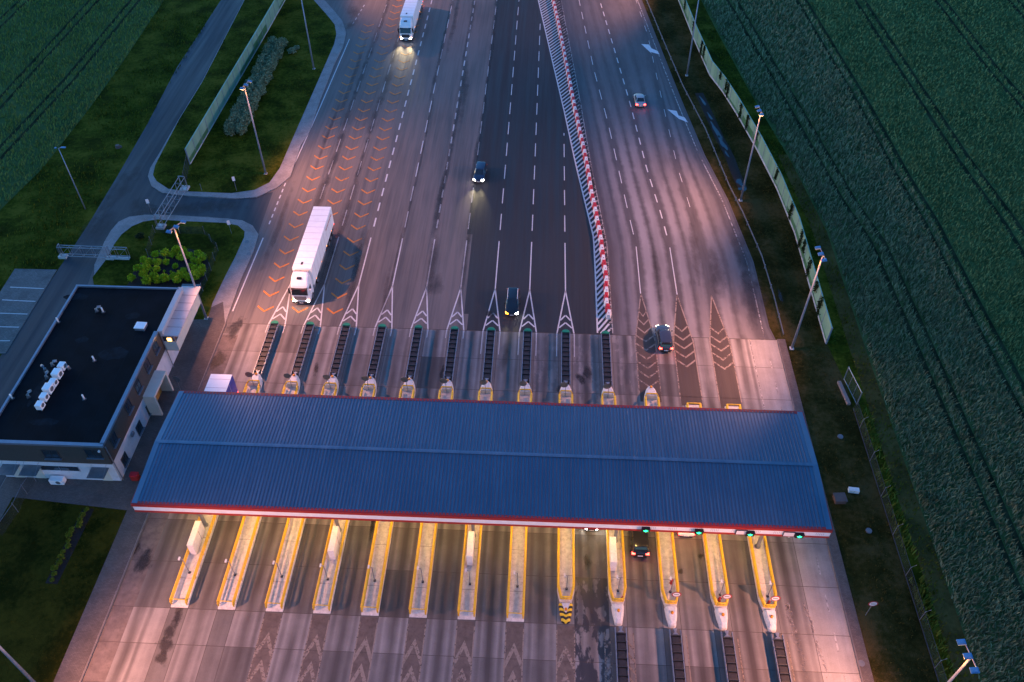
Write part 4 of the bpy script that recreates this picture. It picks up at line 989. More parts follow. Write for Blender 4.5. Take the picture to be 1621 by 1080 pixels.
# ------------------------------------------------------------------ office building
BX0, BX1, BY0, BY1, BH = -57.9, -45.1, 52.0, 76.6, 6.35
bld = thing('office_building', 'two-storey office building with black flat roof, brown upper floor and white ground floor', 'building', (BX1, BY0, 0))
def B(mb, name, mats, parent=bld, **kw): return mb.build(name, mats, parent, world=parent is bld, **kw)
q = MB(); q.box((BX0+BX1)/2, (BY0+BY1)/2, .12, BX1-BX0, BY1-BY0, 3.10); B(q, 'ground_floor_wall', 'wall_white')
q = MB(); q.box((BX0+BX1)/2, (BY0+BY1)/2, 3.22, BX1-BX0+.16, BY1-BY0+.16, 2.88); B(q, 'upper_floor_wall', 'wall_brown')
q = MB(); q.box((BX0+BX1)/2, (BY0+BY1)/2, 6.10, BX1-BX0-.3, BY1-BY0-.3, .06); roof = B(q, 'roof', 'roof_membrane')
for x_ in np.arange(BX0+2.1, BX1-.6, 2.1): q = MB(); q.box(x_, 64.2, 6.1602, .07, 24.0, .006); q.build('membrane_seam', 'seam_black', roof); roof.children[-1].location = -Vector(bld.location)
for k_, (px, py, rx, ry) in enumerate(((120, 470, 1.4, .6), (130, 538, .7, .5), (70, 668, 1.5, .5), (210, 500, .8, .6), (60, 620, .5, 2.2), (180, 560, 1.6, 1.0))):
    p = G(px, py, 6.16); q = MB(); q.add([(p.x, p.y, 6.1625+.0003*k_)]+[(p.x+rx*math.cos(.45*k)*(1+.2*math.sin(k)), p.y+ry*math.sin(.45*k)*(1+.2*math.cos(2*k)), 6.1625+.0003*k_) for k in range(14)], [(0, k+1, (k+1) % 14+1) for k in range(14)]); o_ = q.build('membrane_patch', 'membrane_worn', roof, fix=False); o_.location = -Vector(bld.location)
q = MB(); xm, ym = (BX0+BX1)/2, (BY0+BY1)/2
q.box(xm, BY0+.12, 6.1, BX1-BX0+.2, .42, .28); q.box(BX0+.06, ym+.0, 6.1, .26, BY1-BY0-.22, .28); q.box(xm, BY1-.02, 6.1, BX1-BX0+.2, .24, .28); q.box(BX1-.12, 60.6, 6.1, .44, 16.8-.06, .28)
B(q, 'coping', 'coping')
# projecting bay at the north end of the street side
b0, b1, bx = 69.1, 77.6, -43.45
q = MB(); q.box((BX1+bx)/2+.05, (b0+b1)/2, 3.05, bx-BX1+.06, b1-b0, 1.45); B(q, 'bay_wall', 'wall_cream')
q = MB(); q.box((BX1+bx)/2+.05, (b0+b1)/2, 4.40, bx-BX1-.06, b1-b0-.12, 1.05); B(q, 'bay_window', 'window_glass')
q = MB(); q.box((BX1+bx)/2+.28, (b0+b1)/2+.1, 5.45, bx-BX1+.76, b1-b0+.3, .16)
B(q, 'bay_roof', 'sheet_metal_pale')
q = MB()
for k in range(1, 6): q.box((BX1+bx)/2+.28, b0+k*(b1-b0)/6, 5.61, bx-BX1+.72, .04, .012)
B(q, 'bay_roof_seam', 'dark_metal')
q = MB(); q.box(-44.88, (b0+76.8)/2, 5.6, .44, 76.8-b0, .60); B(q, 'bay_parapet', 'sheet_metal_pale')
q = MB(); q.box(-44.85, (b0+76.8)/2, 6.2, .62, 76.8-b0+.1, .12); B(q, 'bay_coping', 'sheet_metal_pale')
q = MB(); q.box((BX1+bx)/2+.05, (b0+b1)/2, 2.98, bx-BX1+.02, b1-b0-.04, .066); B(q, 'bay_soffit', 'dark_metal')
for yy in (b0, ): 
    for xx in (-44.9, -44.2, bx): q = MB(); q.box(xx, yy+.03, 4.4, .07, .09, 1.05); B(q, 'bay_mullion', 'galvanised')
for k in range(1, 6): q = MB(); q.box(bx+.04, b0+k*(b1-b0)/6, 4.4, .09, .06, 1.05); B(q, 'bay_mullion', 'galvanised')
q = MB(); q.box(-44.1, b0-.005, 4.62, .5, .02, .5); B(q, 'lit_pane', 'room_light')
q = MB(); q.box((BX1+bx)/2-.4, b1+1.0, 4.6, 2.4, 1.4, .08); B(q, 'glass_canopy', 'window_glass')
def on_east(px, py, X=BX1):
    v = AX_D*F_PX + AX_R*(px-810.5) + AX_U*(540-py); t = X/v[0]; return X, v[1]*t, CAM_H+v[2]*t
def on_south(px, py, Y=BY0):
    v = AX_D*F_PX + AX_R*(px-810.5) + AX_U*(540-py); t = Y/v[1]; return v[0]*t, Y, CAM_H+v[2]*t
def window(c, w, h, face, blind=False):
    x, y, z = c; q = MB(); p = MB(); s = MB(); u = .08 if z > 3.2 else 0
    if face == 'e':
        x0 = BX1+u
        for a in (-1, 1): q.box(x0+.03, y+a*(w/2-.03), z-h/2, .07, .07, h)
        q.box(x0+.03, y, z+h/2-.07, .066, w-.15, .07); q.box(x0+.03, y, z-h/2, .066, w-.15, .07); q.box(x0+.026, y, z-h/2+.07, .06, .05, h-.14)
        p.box(x0+.012, y, z-h/2+.05, .03, w-.1, h-.1); s.box(x0+.10, y, z-h/2-.08, .26, w+.16, .06)
    else:
        y0 = BY0-u
        for a in (-1, 1): q.box(x+a*(w/2-.03), y0-.03, z-h/2, .07, .07, h)
        q.box(x, y0-.03, z+h/2-.07, w-.15, .066, .07); q.box(x, y0-.03, z-h/2, w-.15, .066, .07); q.box(x, y0-.026, z-h/2+.07, .05, .06, h-.14)
        p.box(x, y0-.012, z-h/2+.05, w-.1, .03, h-.1); s.box(x, y0-.10, z-h/2-.08, w+.16, .26, .06)
    f = B(q, 'window', 'dark_metal'); p.v = [tuple(a-b_ for a, b_ in zip(v, bld.location)) for v in p.v]; s.v = [tuple(a-b_ for a, b_ in zip(v, bld.location)) for v in s.v]
    p.build('pane', 'window_glass', f); s.build('sill', 'coping', f)
    if blind:
        k = MB()
        for j in range(6): k.box(x, BY0-.2-.05*j, z-h/2+.1+.0*j, w*.95, .03, .03)
        k.v = [tuple(a-b_ for a, b_ in zip(v, bld.location)) for v in k.v]; k.build('louvre', 'galvanised', f)
for pxy in ((246, 549), (233, 578), (218, 611), (203, 643), (180, 695)): window(on_east(*pxy, BX1+.08), 1.25, 1.5, 'e')
for pxy in ((235.5, 645), (220, 677), (197, 727)): window(on_east(*pxy), 1.2, 1.35, 'e')
for pxy, bl in (((81, 719), True), ((148, 718), False)): window(on_south(*pxy, BY0-.08), 1.7, 1.35, 's', bl)
c = on_south(101, 751); q = MB(); q.box(c[0], BY0-.015, 1.7, 4.2, .04, .75); B(q, 'strip_window', 'window_glass')
for x_ in (c[0]-2.1, c[0], c[0]+2.1): q = MB(); q.box(x_, BY0-.03, 1.66, .07, .07, .83); B(q, 'strip_frame', 'coping')
for px in (29, 62, 165):
    x_ = on_south(px, 750)[0]
    q = MB(); q.box(x_, BY0-.02, .13, 1.1, .05, 2.1); B(q, 'door', 'wall_cream')
    q = MB(); q.box(x_, BY0-.75, 2.5, 1.9, 1.4, .05); B(q, 'glass_awning', 'sign_back')
    q = MB()
    for s in (-.8, .8): q.tube([(x_+s, BY0-.02, 3.05), (x_+s, BY0-1.35, 2.56)], .02, 5)
    B(q, 'awning_rod', 'galvanised')
# entrance portal on the street side
pc = on_east(250, 618, -44.3); q = MB(); y_ = pc[1]
q.box(-44.4, y_-1.9, .12, 1.4, .3, 3.3); q.box(-44.4, y_+1.9, .12, 1.4, .3, 3.3); q.box(-44.4, y_, 3.12, 1.396, 3.5, .3); B(q, 'entrance_portal', 'wall_cream')
q = MB(); q.box(BX1+.03, y_, .12, .07, 3.4, 3.0); B(q, 'entrance_panel', 'timber')
q = MB(); q.box(BX1+.08, y_-.6, .13, .05, 1.3, 2.2); B(q, 'door', 'window_glass')
for yy in (BY0+.02, 68.9): q = MB(); q.tube([(BX1+.2, yy+.1, 6.0), (BX1+.2, yy+.1, .15)], .06, 6); B(q, 'downpipe', 'galvanised')
q = MB(); q.box(-45.5, BY0-.25, 5.6, .18, .2, .22); B(q, 'wall_lamp', 'white_plastic')
q = MB(); q.box(BX1+.16, on_east(205, 682)[1], 2.0, .2, .55, .4); B(q, 'wall_box', 'galvanised')
# roof equipment: each unit lifts off
acs = []
for k, (px, py, big) in enumerate(((98.5, 580, 0), (91, 592.5, 1), (84.5, 606, 0), (77, 616, 1), (70, 629, 0), (63.5, 642, 0))):
    p = G(px, py, 6.6); s = .98 if big else .82
    t = thing('air_conditioner', 'white air conditioner on the black roof, ' + ['northernmost of the row of six', 'second from the north end of the row', 'third from the north end, small', 'fourth from the north end, large', 'second from the south end of the row', 'southernmost of the row of six'][k], 'air conditioner', (p.x, p.y, 6.16), R(-3), 'air conditioners in a row on the roof')
    q = MB(); q.box(0, 0, .12, .85*s, .98*s, .85*s); q.build('casing', 'white_paint', t, bevel=.03)
    q = MB(); q.tube([(.43*s, 0, .55), (.445*s, 0, .55)], .30*s, 14); q.build('fan_grille', 'sign_back', t)
    q = MB(); q.box(-.25, 0, 0, .1, .9, .12); q.box(.25, 0, 0, .1, .9, .12); q.build('feet', 'dark_metal', t)
for k, (px, py, kind_, lab) in enumerate(((72, 586, 'd', 'bent grey duct west of the air conditioners'), (74, 598, 'd', 'second bent grey duct close to the air conditioners'), (83, 578, 'd', 'thin slanted grey duct at the north end of the air conditioners'), (45, 628, 'd', 'lone curved grey duct left of the air conditioners'), (109, 583, 'd', 'small grey duct right of the northernmost air conditioner'), (153, 492, 'd', 'small grey duct near the back of the roof'),
                           (149, 570, 'p', 'short white pipe vent right of the air conditioners'), (133, 631, 'p', 'short white pipe vent nearest the middle of the roof'), (92, 509, 'p', 'short white pipe beside the left coping, upper one'), (19, 630, 'p', 'short white pipe beside the left coping, lower one'), (163, 493, 'p', 'tiny pale pipe next to the back duct'))):
    p = G(px, py, 6.3); t = thing('roof_duct' if kind_ == 'd' else 'vent_pipe', lab, 'duct' if kind_ == 'd' else 'pipe', (p.x, p.y, 6.16), random.uniform(0, 3))
    q = MB()
    if kind_ == 'd': q.tube([(0, 0, 0), (0, 0, .45), (.25, 0, .62), (.6, 0, .5)], .16, 8)
    else: q.cyl(0, 0, 0, .75, .10, 8, r2=.09)
    q.build('pipe', 'galvanised' if kind_ == 'd' else 'white_plastic', t, smooth=True)
    q = MB(); q.cyl(0, 0, 0, .05, .24, 10); q.build('flashing', 'dark_metal', t)
p = G(223, 517, 6.4); t = thing('roof_hatch', 'white square roof hatch near the step of the street-side coping', 'roof hatch', (p.x, p.y, 6.16), R(-2))
q = MB(); q.box(0, 0, 0, 1.15, 1.0, .35); q.build('curb', 'coping', t); q = MB(); q.box(0, 0, .35, 1.25, 1.1, .14); q.build('lid', 'white_paint', t, bevel=.04)
t = thing('condenser', 'white boxed condenser unit on the ground under the strip window of the building', 'air conditioner', (c[0]-.6, BY0-.55, .12))
q = MB(); q.box(0, 0, .1, 1.5, .7, .75); q.build('casing', 'white_paint', t, bevel=.03); q = MB(); q.tube([(.2, -.35, .5), (.2, -.365, .5)], .26, 14); q.build('fan_grille', 'sign_back', t)
p0 = G(58, 763); t = thing('yard_fence', 'low grey mesh fence with leaning posts by the front left building corner', 'fence', (p0.x, p0.y, .12))
pts = [G(*k) for k in ((58, 763), (44, 783), (30, 812), (4, 850))]
for a, b_ in zip(pts, pts[1:]):
    q = MB(); q.quad((a.x, a.y, .15), (b_.x, b_.y, .15), (b_.x, b_.y, 1.7), (a.x, a.y, 1.7)); q.build('mesh_panel', 'chain_link', t, world=True)
    q = MB(); q.tube([(a.x, a.y, .1), (a.x, a.y, 1.85)], .035, 6); q.build('post', 'galvanised', t, world=True)
    q = MB(); q.tube([(a.x, a.y, 1.7), (b_.x, b_.y, 1.7)], .025, 5); q.build('top_rail', 'galvanised', t, world=True)

# ------------------------------------------------------------------ vehicles
def wheel(t, x, y, r, w, rim='galvanised'):
    q = MB(); s = 1 if x > 0 else -1; q.tube([(x-s*w, y, r), (x-s*.02, y, r), (x, y, r)], r, 18); o = q.build('wheel', 'rubber', t, smooth=False, bevel=.02)
    q = MB(); q.tube([(x-s*.02, y, r), (x+s*.012, y, r)], r*.62, 12); q.build('rim', rim, o)
def head_spot(t, x, y, z, w, aim=13, size=46):
    l = bpy.data.lights.new('headlight_beam', 'SPOT'); l.energy = w; l.color = (1, .80, .45); l.spot_size = R(size); l.spot_blend = 1; l.shadow_soft_size = .12
    o = bpy.data.objects.new('headlight_beam', l); COL.objects.link(o); o.parent = t; o.location = (x, y, z); o.rotation_euler = Vector((0, -aim, z)).to_track_quat('Z', 'Y').to_euler()
def car(label, loc, rz, paint, L=4.6, W=1.82, H=1.48, suv=False, head=None, tail=None, rails=False, beam=0, name='car', tailmat='tail_lit', amber=False):
    t = thing(name, label, 'car', loc, rz)
    h = L/2; w = W/2; zs = .92 if not suv else 1.02; zh = zs-.10
    # y, half width, z shoulder, z bottom
    st = [(-h, w*.72, zs-.16, .42), (-h+.10, w*.90, zs-.02, .30), (-h+.45, w*.98, zs+(.05 if not suv else .04), .22), (-h*.45, w, zs+.03, .20), (0, w, zs, .20), (h*.40, w, zs-.01, .20), (h*.62, w*.98, zh+.01, .20), (h-.35, w*.94, zh-.10, .24), (h-.10, w*.82, zh-.20, .28), (h, w*.60, zh-.27, .38)]
    rings = []
    for y, hw, z, zb in st:
        rings.append([(-hw*.86, y, zb), (hw*.86, y, zb), (hw, y, zb+.18), (hw*1.0, y, z-.16), (hw*.93, y, z-.03), (hw*.62, y, z+.015), (0, y, z+.03), (-hw*.62, y, z+.015), (-hw*.93, y, z-.03), (-hw*1.0, y, z-.16), (-hw, y, zb+.18)])
    q = MB(); q.loft(rings); q.build('body', paint, t, smooth=True, sub=2)
    yr, yf = (-h+.18, h*.50) if suv else (-h+.62, h*.46)
    tr, tf = (-h+.48, h*.16) if suv else (-h+1.30, h*.12)
    def ring(y0, y1, hw, z, k=.8):
        return [(-hw*k, y0, z), (hw*k, y0, z), (hw, y0+.22, z), (hw, y1-.35, z), (hw*.78, y1, z), (-hw*.78, y1, z), (-hw, y1-.35, z), (-hw, y0+.22, z)]
    q = MB(); q.loft([ring(yr, yf, w*.93, zs-.06), ring((yr+tr)/2, (yf+tf)/2, w*.86, (zs+H)/2-.03), ring(tr, tf, w*.75, H-.05)]); q.build('windows', 'glass', t, smooth=False, bevel=.02)
    q = MB(); q.loft([ring(tr-.04, tf+.06, w*.765, H-.065), ring(tr, tf+.02, w*.75, H-.015), ring(tr+.18, tf-.14, w*.64, H+.015)]); q.build('roof', paint, t, smooth=True, bevel=.01)
    q = MB()
    for s in (-1, 1):
        q.tube([(s*w*.93*.80, yf-.02, zs-.04), (s*w*.86*.80, (yf+tf)/2, (zs+H)/2), (s*w*.75*.82, tf, H-.04)], .035, 5)
        q.tube([(s*w*.95*.86, yr+.04, zs-.02), (s*w*.75*.84, tr+.02, H-.04)], .05, 5)
        ym = (tr+tf)/2; q.tube([(s*w*.935, ym, zs-.03), (s*w*.76, ym, H-.05)], .035, 5)
    q.build('pillar', paint, t)
    for s in (-1, 1):
        q = MB(); q.box(s*(w+.10), h*.33, zs-.02, .20, .12, .14); q.build('mirror', paint, t, bevel=.03)
        hm = head or 'window_glass'
        q = MB(); q.loft([[(s*w*.50, h-.10, .56), (s*w*.88, h-.24, .56), (s*w*.90, h-.36, .74), (s*w*.48, h-.16, .70)], [(s*w*.52, h+.012, .56), (s*w*.88, h-.10, .58), (s*w*.91, h-.32, .76), (s*w*.50, h-.04, .71)]])
        q.build('headlight', ('tail_amber' if amber and s > 0 else hm), t)
        q = MB(); q.box(s*w*.74, -h+.13, zs-.28, w*.38, .22, .20); q.build('tail_light', tailmat if tail else 'red_paint', t, bevel=.03)
        for y in (-h*.60, h*.60): wheel(t, s*w*.985, y, .33, .22)
        if beam: head_spot(t, s*w*.7, h+.08, .66, beam)
    if rails:
        for s in (-1, 1): q = MB(); q.tube([(s*w*.70, tr+.15, H-.02), (s*w*.70, tr+.2, H+.05), (s*w*.72, tf-.2, H+.05), (s*w*.72, tf-.1, H-.02)], .03, 6); q.build('roof_rail', 'white_paint', t)
    q = MB(); q.box(0, -h-.004, .50, .52, .03, .12); q.box(0, h-.015, .38, .52, .04, .11); q.build('number_plate', 'sign_white', t)
    q = MB(); q.box(0, h-.03, .46, W*.5, .05, .16); q.box(0, -h+.03, .26, W*.7, .06, .12); q.build('grille', 'black_plastic', t)
    return t
ZR = .014
car('black estate car with pale roof rails driving toward the canopy, headlights on', (-3.60, 82.1, ZR), math.pi, 'car_black', 4.7, 1.85, 1.50, True, head='headlight_lit', rails=True, beam=45, amber=True)
car('dark blue car with bright headlights on the fresh dark asphalt', (-10.0, 111.8, ZR), math.pi-.06, 'car_navy', 4.4, 1.80, 1.55, True, head='headlight_lit', beam=260)
car('silver car with red tail lights leaving on the far right lanes', (16.45, 135.6, ZR), R(3), 'car_silver', 4.3, 1.80, 1.48, False, tail=True)
car('slate blue car with red tail lights leaving between the worn chevrons', (15.9, 76.3, ZR), R(2), 'car_slate', 4.5, 1.85, 1.60, True, tail=True, head='headlight_dim', beam=20)
car('black car with red tail lights entering under the canopy', (10.95, 47.3, ZR), 0, 'car_black', 4.7, 1.88, 1.55, True, tail=True)
car('grey car with lit headlights emerging from under the canopy', (6.1, 50.0, ZR), math.pi, 'car_slate', 4.4, 1.80, 1.5, False, head='headlight_lit')
car('white car with red tail lights almost hidden under the canopy', (15.85, 49.7, ZR), 0, 'car_white', 4.4, 1.80, 1.5, False, tail=True)

def truck(label, loc, rz, lights=True, beam=0, only_box=False, side='trailer_white', name='semi_truck', grille_dark=False, markw=1):
    """front toward +y ; trailer box 13.6 m ; origin under the front bumper"""
    t = thing(name, label, 'truck', loc, rz)
    TB, TF, TW, TZ0, TZ1 = -16.4, -2.80, 1.275, 1.15, 4.0
    q = MB(); q.loft([[(-TW, TB, TZ0), (TW, TB, TZ0), (TW, TB, TZ1), (-TW, TB, TZ1)], [(-TW, TF, TZ0), (TW, TF, TZ0), (TW, TF, TZ1), (-TW, TF, TZ1)]]); q.build('trailer', side, t, bevel=.05)
    q = MB(); q.box(0, (TB+TF)/2, TZ1-.01, TW*2-.04, TF-TB-.04, .03); q.build('trailer_roof', 'trailer_white', t)
    for k in range(10): q = MB(); q.box(0, TB+.8+1.32*k, TZ1+.021, TW*2-.1, .05, .008); q.build('roof_bow', 'sheet_metal_pale', t)
    for s in (-1, 1):
        for k in range(1, 9): q = MB(); q.box(s*(TW+.004), TB+1.5*k, TZ0+.1, .008, .04, TZ1-TZ0-.2); q.build('side_seam', 'sheet_metal_pale', t)
    q = MB(); q.box(0, (TB+TF)/2-1, .85, 1.0, TF-TB-3, .30); q.build('chassis', 'black_plastic', t)
    q = MB()
    for s in (-1, 1): q.box(s*1.18, -8.2, .5, .06, 4.2, .55)
    q.build('side_guard', 'galvanised', t)
    q = MB(); q.box(.15, TF-1.0, TZ1+.02, .28, .55, .02); q.build('roof_flap', 'black_plastic', t)
    q = MB(); q.box(0, TF+.10, 2.4, 1.9, .20, 1.35); q.build('cooling_unit', 'sheet_metal_pale', t, bevel=.04)
    q = MB()
    for s in (-1, 1):
        for k in range(11): q.box(s*(TW+.003), TB+.8+.36*k, 3.05+.02*(k % 3), .012, .22, .30)
    if side == 'trailer_white': q.build('side_lettering', 'red_paint', t)
    for s in (-1, 1):
        for y in (-15.0, -13.7, -12.4): wheel(t, s*1.24, y, .50, .34)
        for y in (-4.6, -1.35): wheel(t, s*1.22, y, .50, .32)
        for y in (-14.4, -11, -7.5, -4): q = MB(); q.box(s*(TW+.002), y, 1.2, .014, .10, .07); q.build('marker_light', 'tail_amber' if lights else 'orange_glass', t)
        q = MB(); q.box(s*1.0, TB-.02, .9, .4, .06, .16); q.build('tail_light', 'tail_lit', t)
        q = MB(); q.box(s*1.05, -3.1, .55, .35, 1.0, .6); q.build('fuel_tank', 'galvanised', t, bevel=.08)
    # cab
    cw = 1.22; q = MB()
    def rg(z, yb_, yf_, w_): return [(-w_, yb_, z), (w_, yb_, z), (w_, yf_-.28, z), (w_*.86, yf_-.04, z), (w_*.4, yf_, z), (-w_*.4, yf_, z), (-w_*.86, yf_-.04, z), (-w_, yf_-.28, z)]
    q.loft([rg(.45, -2.25, -.02, cw*.97), rg(.9, -2.25, .02, cw), rg(1.75, -2.25, .0, cw), rg(2.55, -2.25, -.26, cw*.985), rg(3.0, -2.25, -.42, cw*.97), rg(3.45, -2.25, -.80, cw*.93), rg(3.80, -2.25, -1.35, cw*.88)])
    q.build('cab', 'white_paint', t, smooth=False, bevel=.06)
    q = MB(); q.loft([rg(3.81, -2.2, -1.45, cw*.82), rg(3.98, -2.2, -2.0, cw*.80)]); q.build('wind_deflector', 'white_paint', t, bevel=.03)
    q = MB(); q.add([(-1.06, .03, 1.78), (1.06, .03, 1.78), (1.02, -.25, 2.62), (-1.02, -.25, 2.62), (-1.06, -.2, 1.78), (1.06, -.2, 1.78), (1.02, -.5, 2.62), (-1.02, -.5, 2.62)], [(0, 1, 2, 3), (4, 0, 3, 7), (1, 5, 6, 2), (3, 2, 6, 7), (5, 4, 7, 6), (4, 5, 1, 0)])
    q.v = [(a, b_+.012, c_) for a, b_, c_ in q.v]; q.build('windscreen', 'glass', t)
    q = MB(); q.loft([[(-1.1, -.34, 2.64), (1.1, -.34, 2.64), (1.1, -.40, 2.74), (-1.1, -.40, 2.74)], [(-1.05, -.10, 2.58), (1.05, -.10, 2.58), (1.05, -.14, 2.63), (-1.05, -.14, 2.63)]]); q.build('sun_visor', 'black_plastic', t)
    q = MB(); q.box(0, -1.15, 3.66, .62, .40, .12); h_ = q.build('roof_window', 'black_plastic', t); h_.rotation_euler.x = R(0)
    for s in (-1, 1):
        q = MB(); q.box(s*(cw-.005), -.95, 1.85, .03, .9, .75); q.build('side_window', 'glass', t)
        q = MB(); q.box(s*(cw+.20), -.32, 1.75, .20, .16, .85); q.tube([(s*cw*.95, -.35, 2.55), (s*(cw+.2), -.32, 2.55)], .03, 5); q.build('mirror', 'black_plastic' if s > 0 or grille_dark else 'white_paint', t, bevel=.03)
        q = MB(); q.box(s*.92, .035, .66, .26, .07, .17); q.build('headlight', 'headlight_lit' if lights else 'window_glass', t)
        q = MB(); q.box(s*1.12, .0, .92, .10, .05, .08); q.build('indicator', 'tail_amber', t)
        if beam: head_spot(t, s*.9, .14, .8, beam, aim=16)
    q = MB(); q.box(0, .045, .95, 1.55, .05, .62); q.build('grille', 'galvanised' if not grille_dark else 'dark_metal', t)
    q = MB(); q.box(0, .02, .35, 2.3, .16, .28); q.build('bumper', 'black_plastic', t, bevel=.05)
    q = MB(); q.box(0, .11, .42, .52, .03, .11); q.build('number_plate', 'sign_white', t)
    return t
truck('white articulated lorry braking toward the lanes beside the left kerb', (-31.55, 80.95, ZR), math.pi, beam=0)
truck('white articulated lorry with blazing headlights at the top edge of the picture', (-27.7, 156.8, ZR), math.pi-.01, beam=650, grille_dark=True)
truck('lorry with white roof and dark blue sides half hidden behind the canopy', (-36.68, 48.2, ZR), math.pi, lights=False, side='trailer_blue')

# ------------------------------------------------------------------ planting
bedp = [G(*p) for p in ((206, 447), (213, 428), (228, 412), (246, 398), (300, 395), (326, 402), (332, 420), (325, 440), (318, 450))]
g = MB(); g.sheet([(p.x, p.y) for p in bedp]+[(-46.5, 78.3), (-57, 78.3)], .134); tag(g.build('planting_bed', 'soil', fix=False), kind='structure')
def shrub_proto(seed, rad, n, size, mat, label, cat='shrub', name='shrub'):
    t = thing(name, label, cat); cs = []
    r = random.Random(seed)
    for k in range(6):
        a = 6.28*k/6; c_, _ = leaves(n//6, (rad*.42*math.cos(a)*r.uniform(.6, 1.2), rad*.42*math.sin(a)*r.uniform(.6, 1.2), rad*.75+r.uniform(-.1, .25)*rad), (rad*.55, rad*.55, rad*.55), size, .6, seed=seed*9+k); cs.append(c_)
    leaf_mesh('foliage', np.concatenate(cs), size, mat, t, seed=seed)
    q = MB(); q.tube([(0, 0, 0), (0, 0, rad*.8)], .04, 5, 0, .02)
    for k in range(4): q.tube([(0, 0, rad*.3), (rad*.4*math.cos(k*1.6), rad*.4*math.sin(k*1.6), rad*.9)], .02, 4)
    q.build('stem', 'bark', t); return t
sp = [shrub_proto(k, r_, 420, .085, 'shrub_leaf', 'x') for k, r_ in ((11, .62), (12, .70), (13, .55))]; su = [0, 0, 0]
SH = [(525, 505), (620, 505), (685, 505), (725, 475), (795, 480), (845, 515), (935, 505), (970, 540), (415, 560), (460, 585), (545, 585), (625, 578), (765, 540), (885, 560), (930, 575), (365, 640), (445, 650), (535, 648), (712, 615), (855, 610), (900, 640), (965, 640), (790, 650), (300, 730), (412, 705), (512, 708), (605, 722), (705, 722), (780, 708), (915, 680), (955, 680), (450, 765), (545, 750), (840, 730), (905, 725), (730, 755), (625, 745)]
for k, (px, py) in enumerate(SH):
    p = G(160+px/6, 320+(py+14)/6, .13); j = k % 3
    o = sp[j] if not su[j] else copy_tree(sp[j]); su[j] = 1
    s = random.uniform(1.0, 1.28) if k not in (18, 22, 19, 13) else .75; o.location = p; o.scale = (s, s, s*random.uniform(.9, 1.15)); o.rotation_euler.z = random.uniform(0, 6)
    tag(o, 'bright yellow green rounded shrub in the dark bed behind the building', 'shrub', 'bright shrubs in the dark bed')
# tiny ones
for px, py in ((605, 665), (668, 672), (728, 685)):
    p = G(160+px/6, 320+py/6, .13); o = copy_tree(sp[2]); o.location = p; o.scale = (.42, .42, .42); tag(o, 'tiny yellow green seedling shrub in the bare middle of the dark bed', 'shrub', 'tiny shrubs in the dark bed')
# hedge
cs = []; r = random.Random(8)
hp0, hp1 = G(441, 72), G(372, 215)
for k in range(46):
    u_ = k/45
    for s in (-1, 1):
        p = hp0.lerp(hp1, u_); c_, _ = leaves(330, (p.x+s*.85+r.uniform(-.25, .25)+.15*math.sin(k), p.y+r.uniform(-.3, .3), .85+r.uniform(-.1, .25)), (1.05, .95, .85), .1, .55, seed=900+k*2+s); cs.append(c_)
t = thing('hedge', 'long thick grey green hedge in the lawn behind the left noise barrier', 'hedge', tuple(hp1))
leaf_mesh('foliage', np.concatenate(cs), .115, 'hedge_leaf', t, seed=5, loc=tuple(hp1))
q = MB()
for k in range(20): p = hp0.lerp(hp1, k/19); q.tube([(p.x, p.y, 0), (p.x+.1, p.y, .9)], .05, 5)
q.build('stem', 'bark', t, world=True)
for k, (px, py, s, lab) in enumerate(((462, 84, 1.6, 'low spreading grey green bush right of the hedge top'), (470, 78, 1.2, 'small grey green bush beside the low spreading bush'), (222, 377, 1.3, 'small dark bush on the lawn between the two lattice gates'))):
    p = G(px, py, .1); o = shrub_proto(40+k, .6, 360, .09, 'hedge_leaf' if k < 2 else 'vine_leaf', lab, 'bush', 'bush'); o.location = p; o.scale = (s, s, s*.6)
# dark strip bed on the lower lawn
a, b_ = G(141, 806), G(82, 925)
g = MB(); n_ = (b_-a).normalized(); m_ = Vector((-n_.y, n_.x, 0))*.62
g.sheet([(v.x, v.y) for v in (a+m_, a-m_, b_-m_, b_+m_)], .132); tag(g.build('planting_bed', 'soil', fix=False), kind='structure')
bp = shrub_proto(60, .42, 200, .07, 'bed_leaf', 'x'); ub = 0
for k in range(14):
    p = a.lerp(b_, (k+.5)/14)-m_*random.uniform(-.2, .9); p.z = .13
    o = bp if not ub else copy_tree(bp); ub = 1
    o.location = p; s = random.uniform(.6, 1.0); o.scale = (s, s, s); o.rotation_euler.z = random.uniform(0, 6)
    tag(o, 'low dark green shrub in the narrow strip bed on the lower left lawn', 'shrub', 'shrubs in the strip bed')
p = G(187, 234); t = thing('stump', 'small brown stump in the long grass left of the service road', 'stump', (p.x, p.y, 0)); q = MB(); q.cyl(0, 0, 0, .5, .42, 9, r2=.33); q.build('trunk', 'cover_brown', t); q = MB(); q.cyl(.3, .2, 0, .25, .3, 7, r2=.2); q.build('root', 'cover_brown', t)

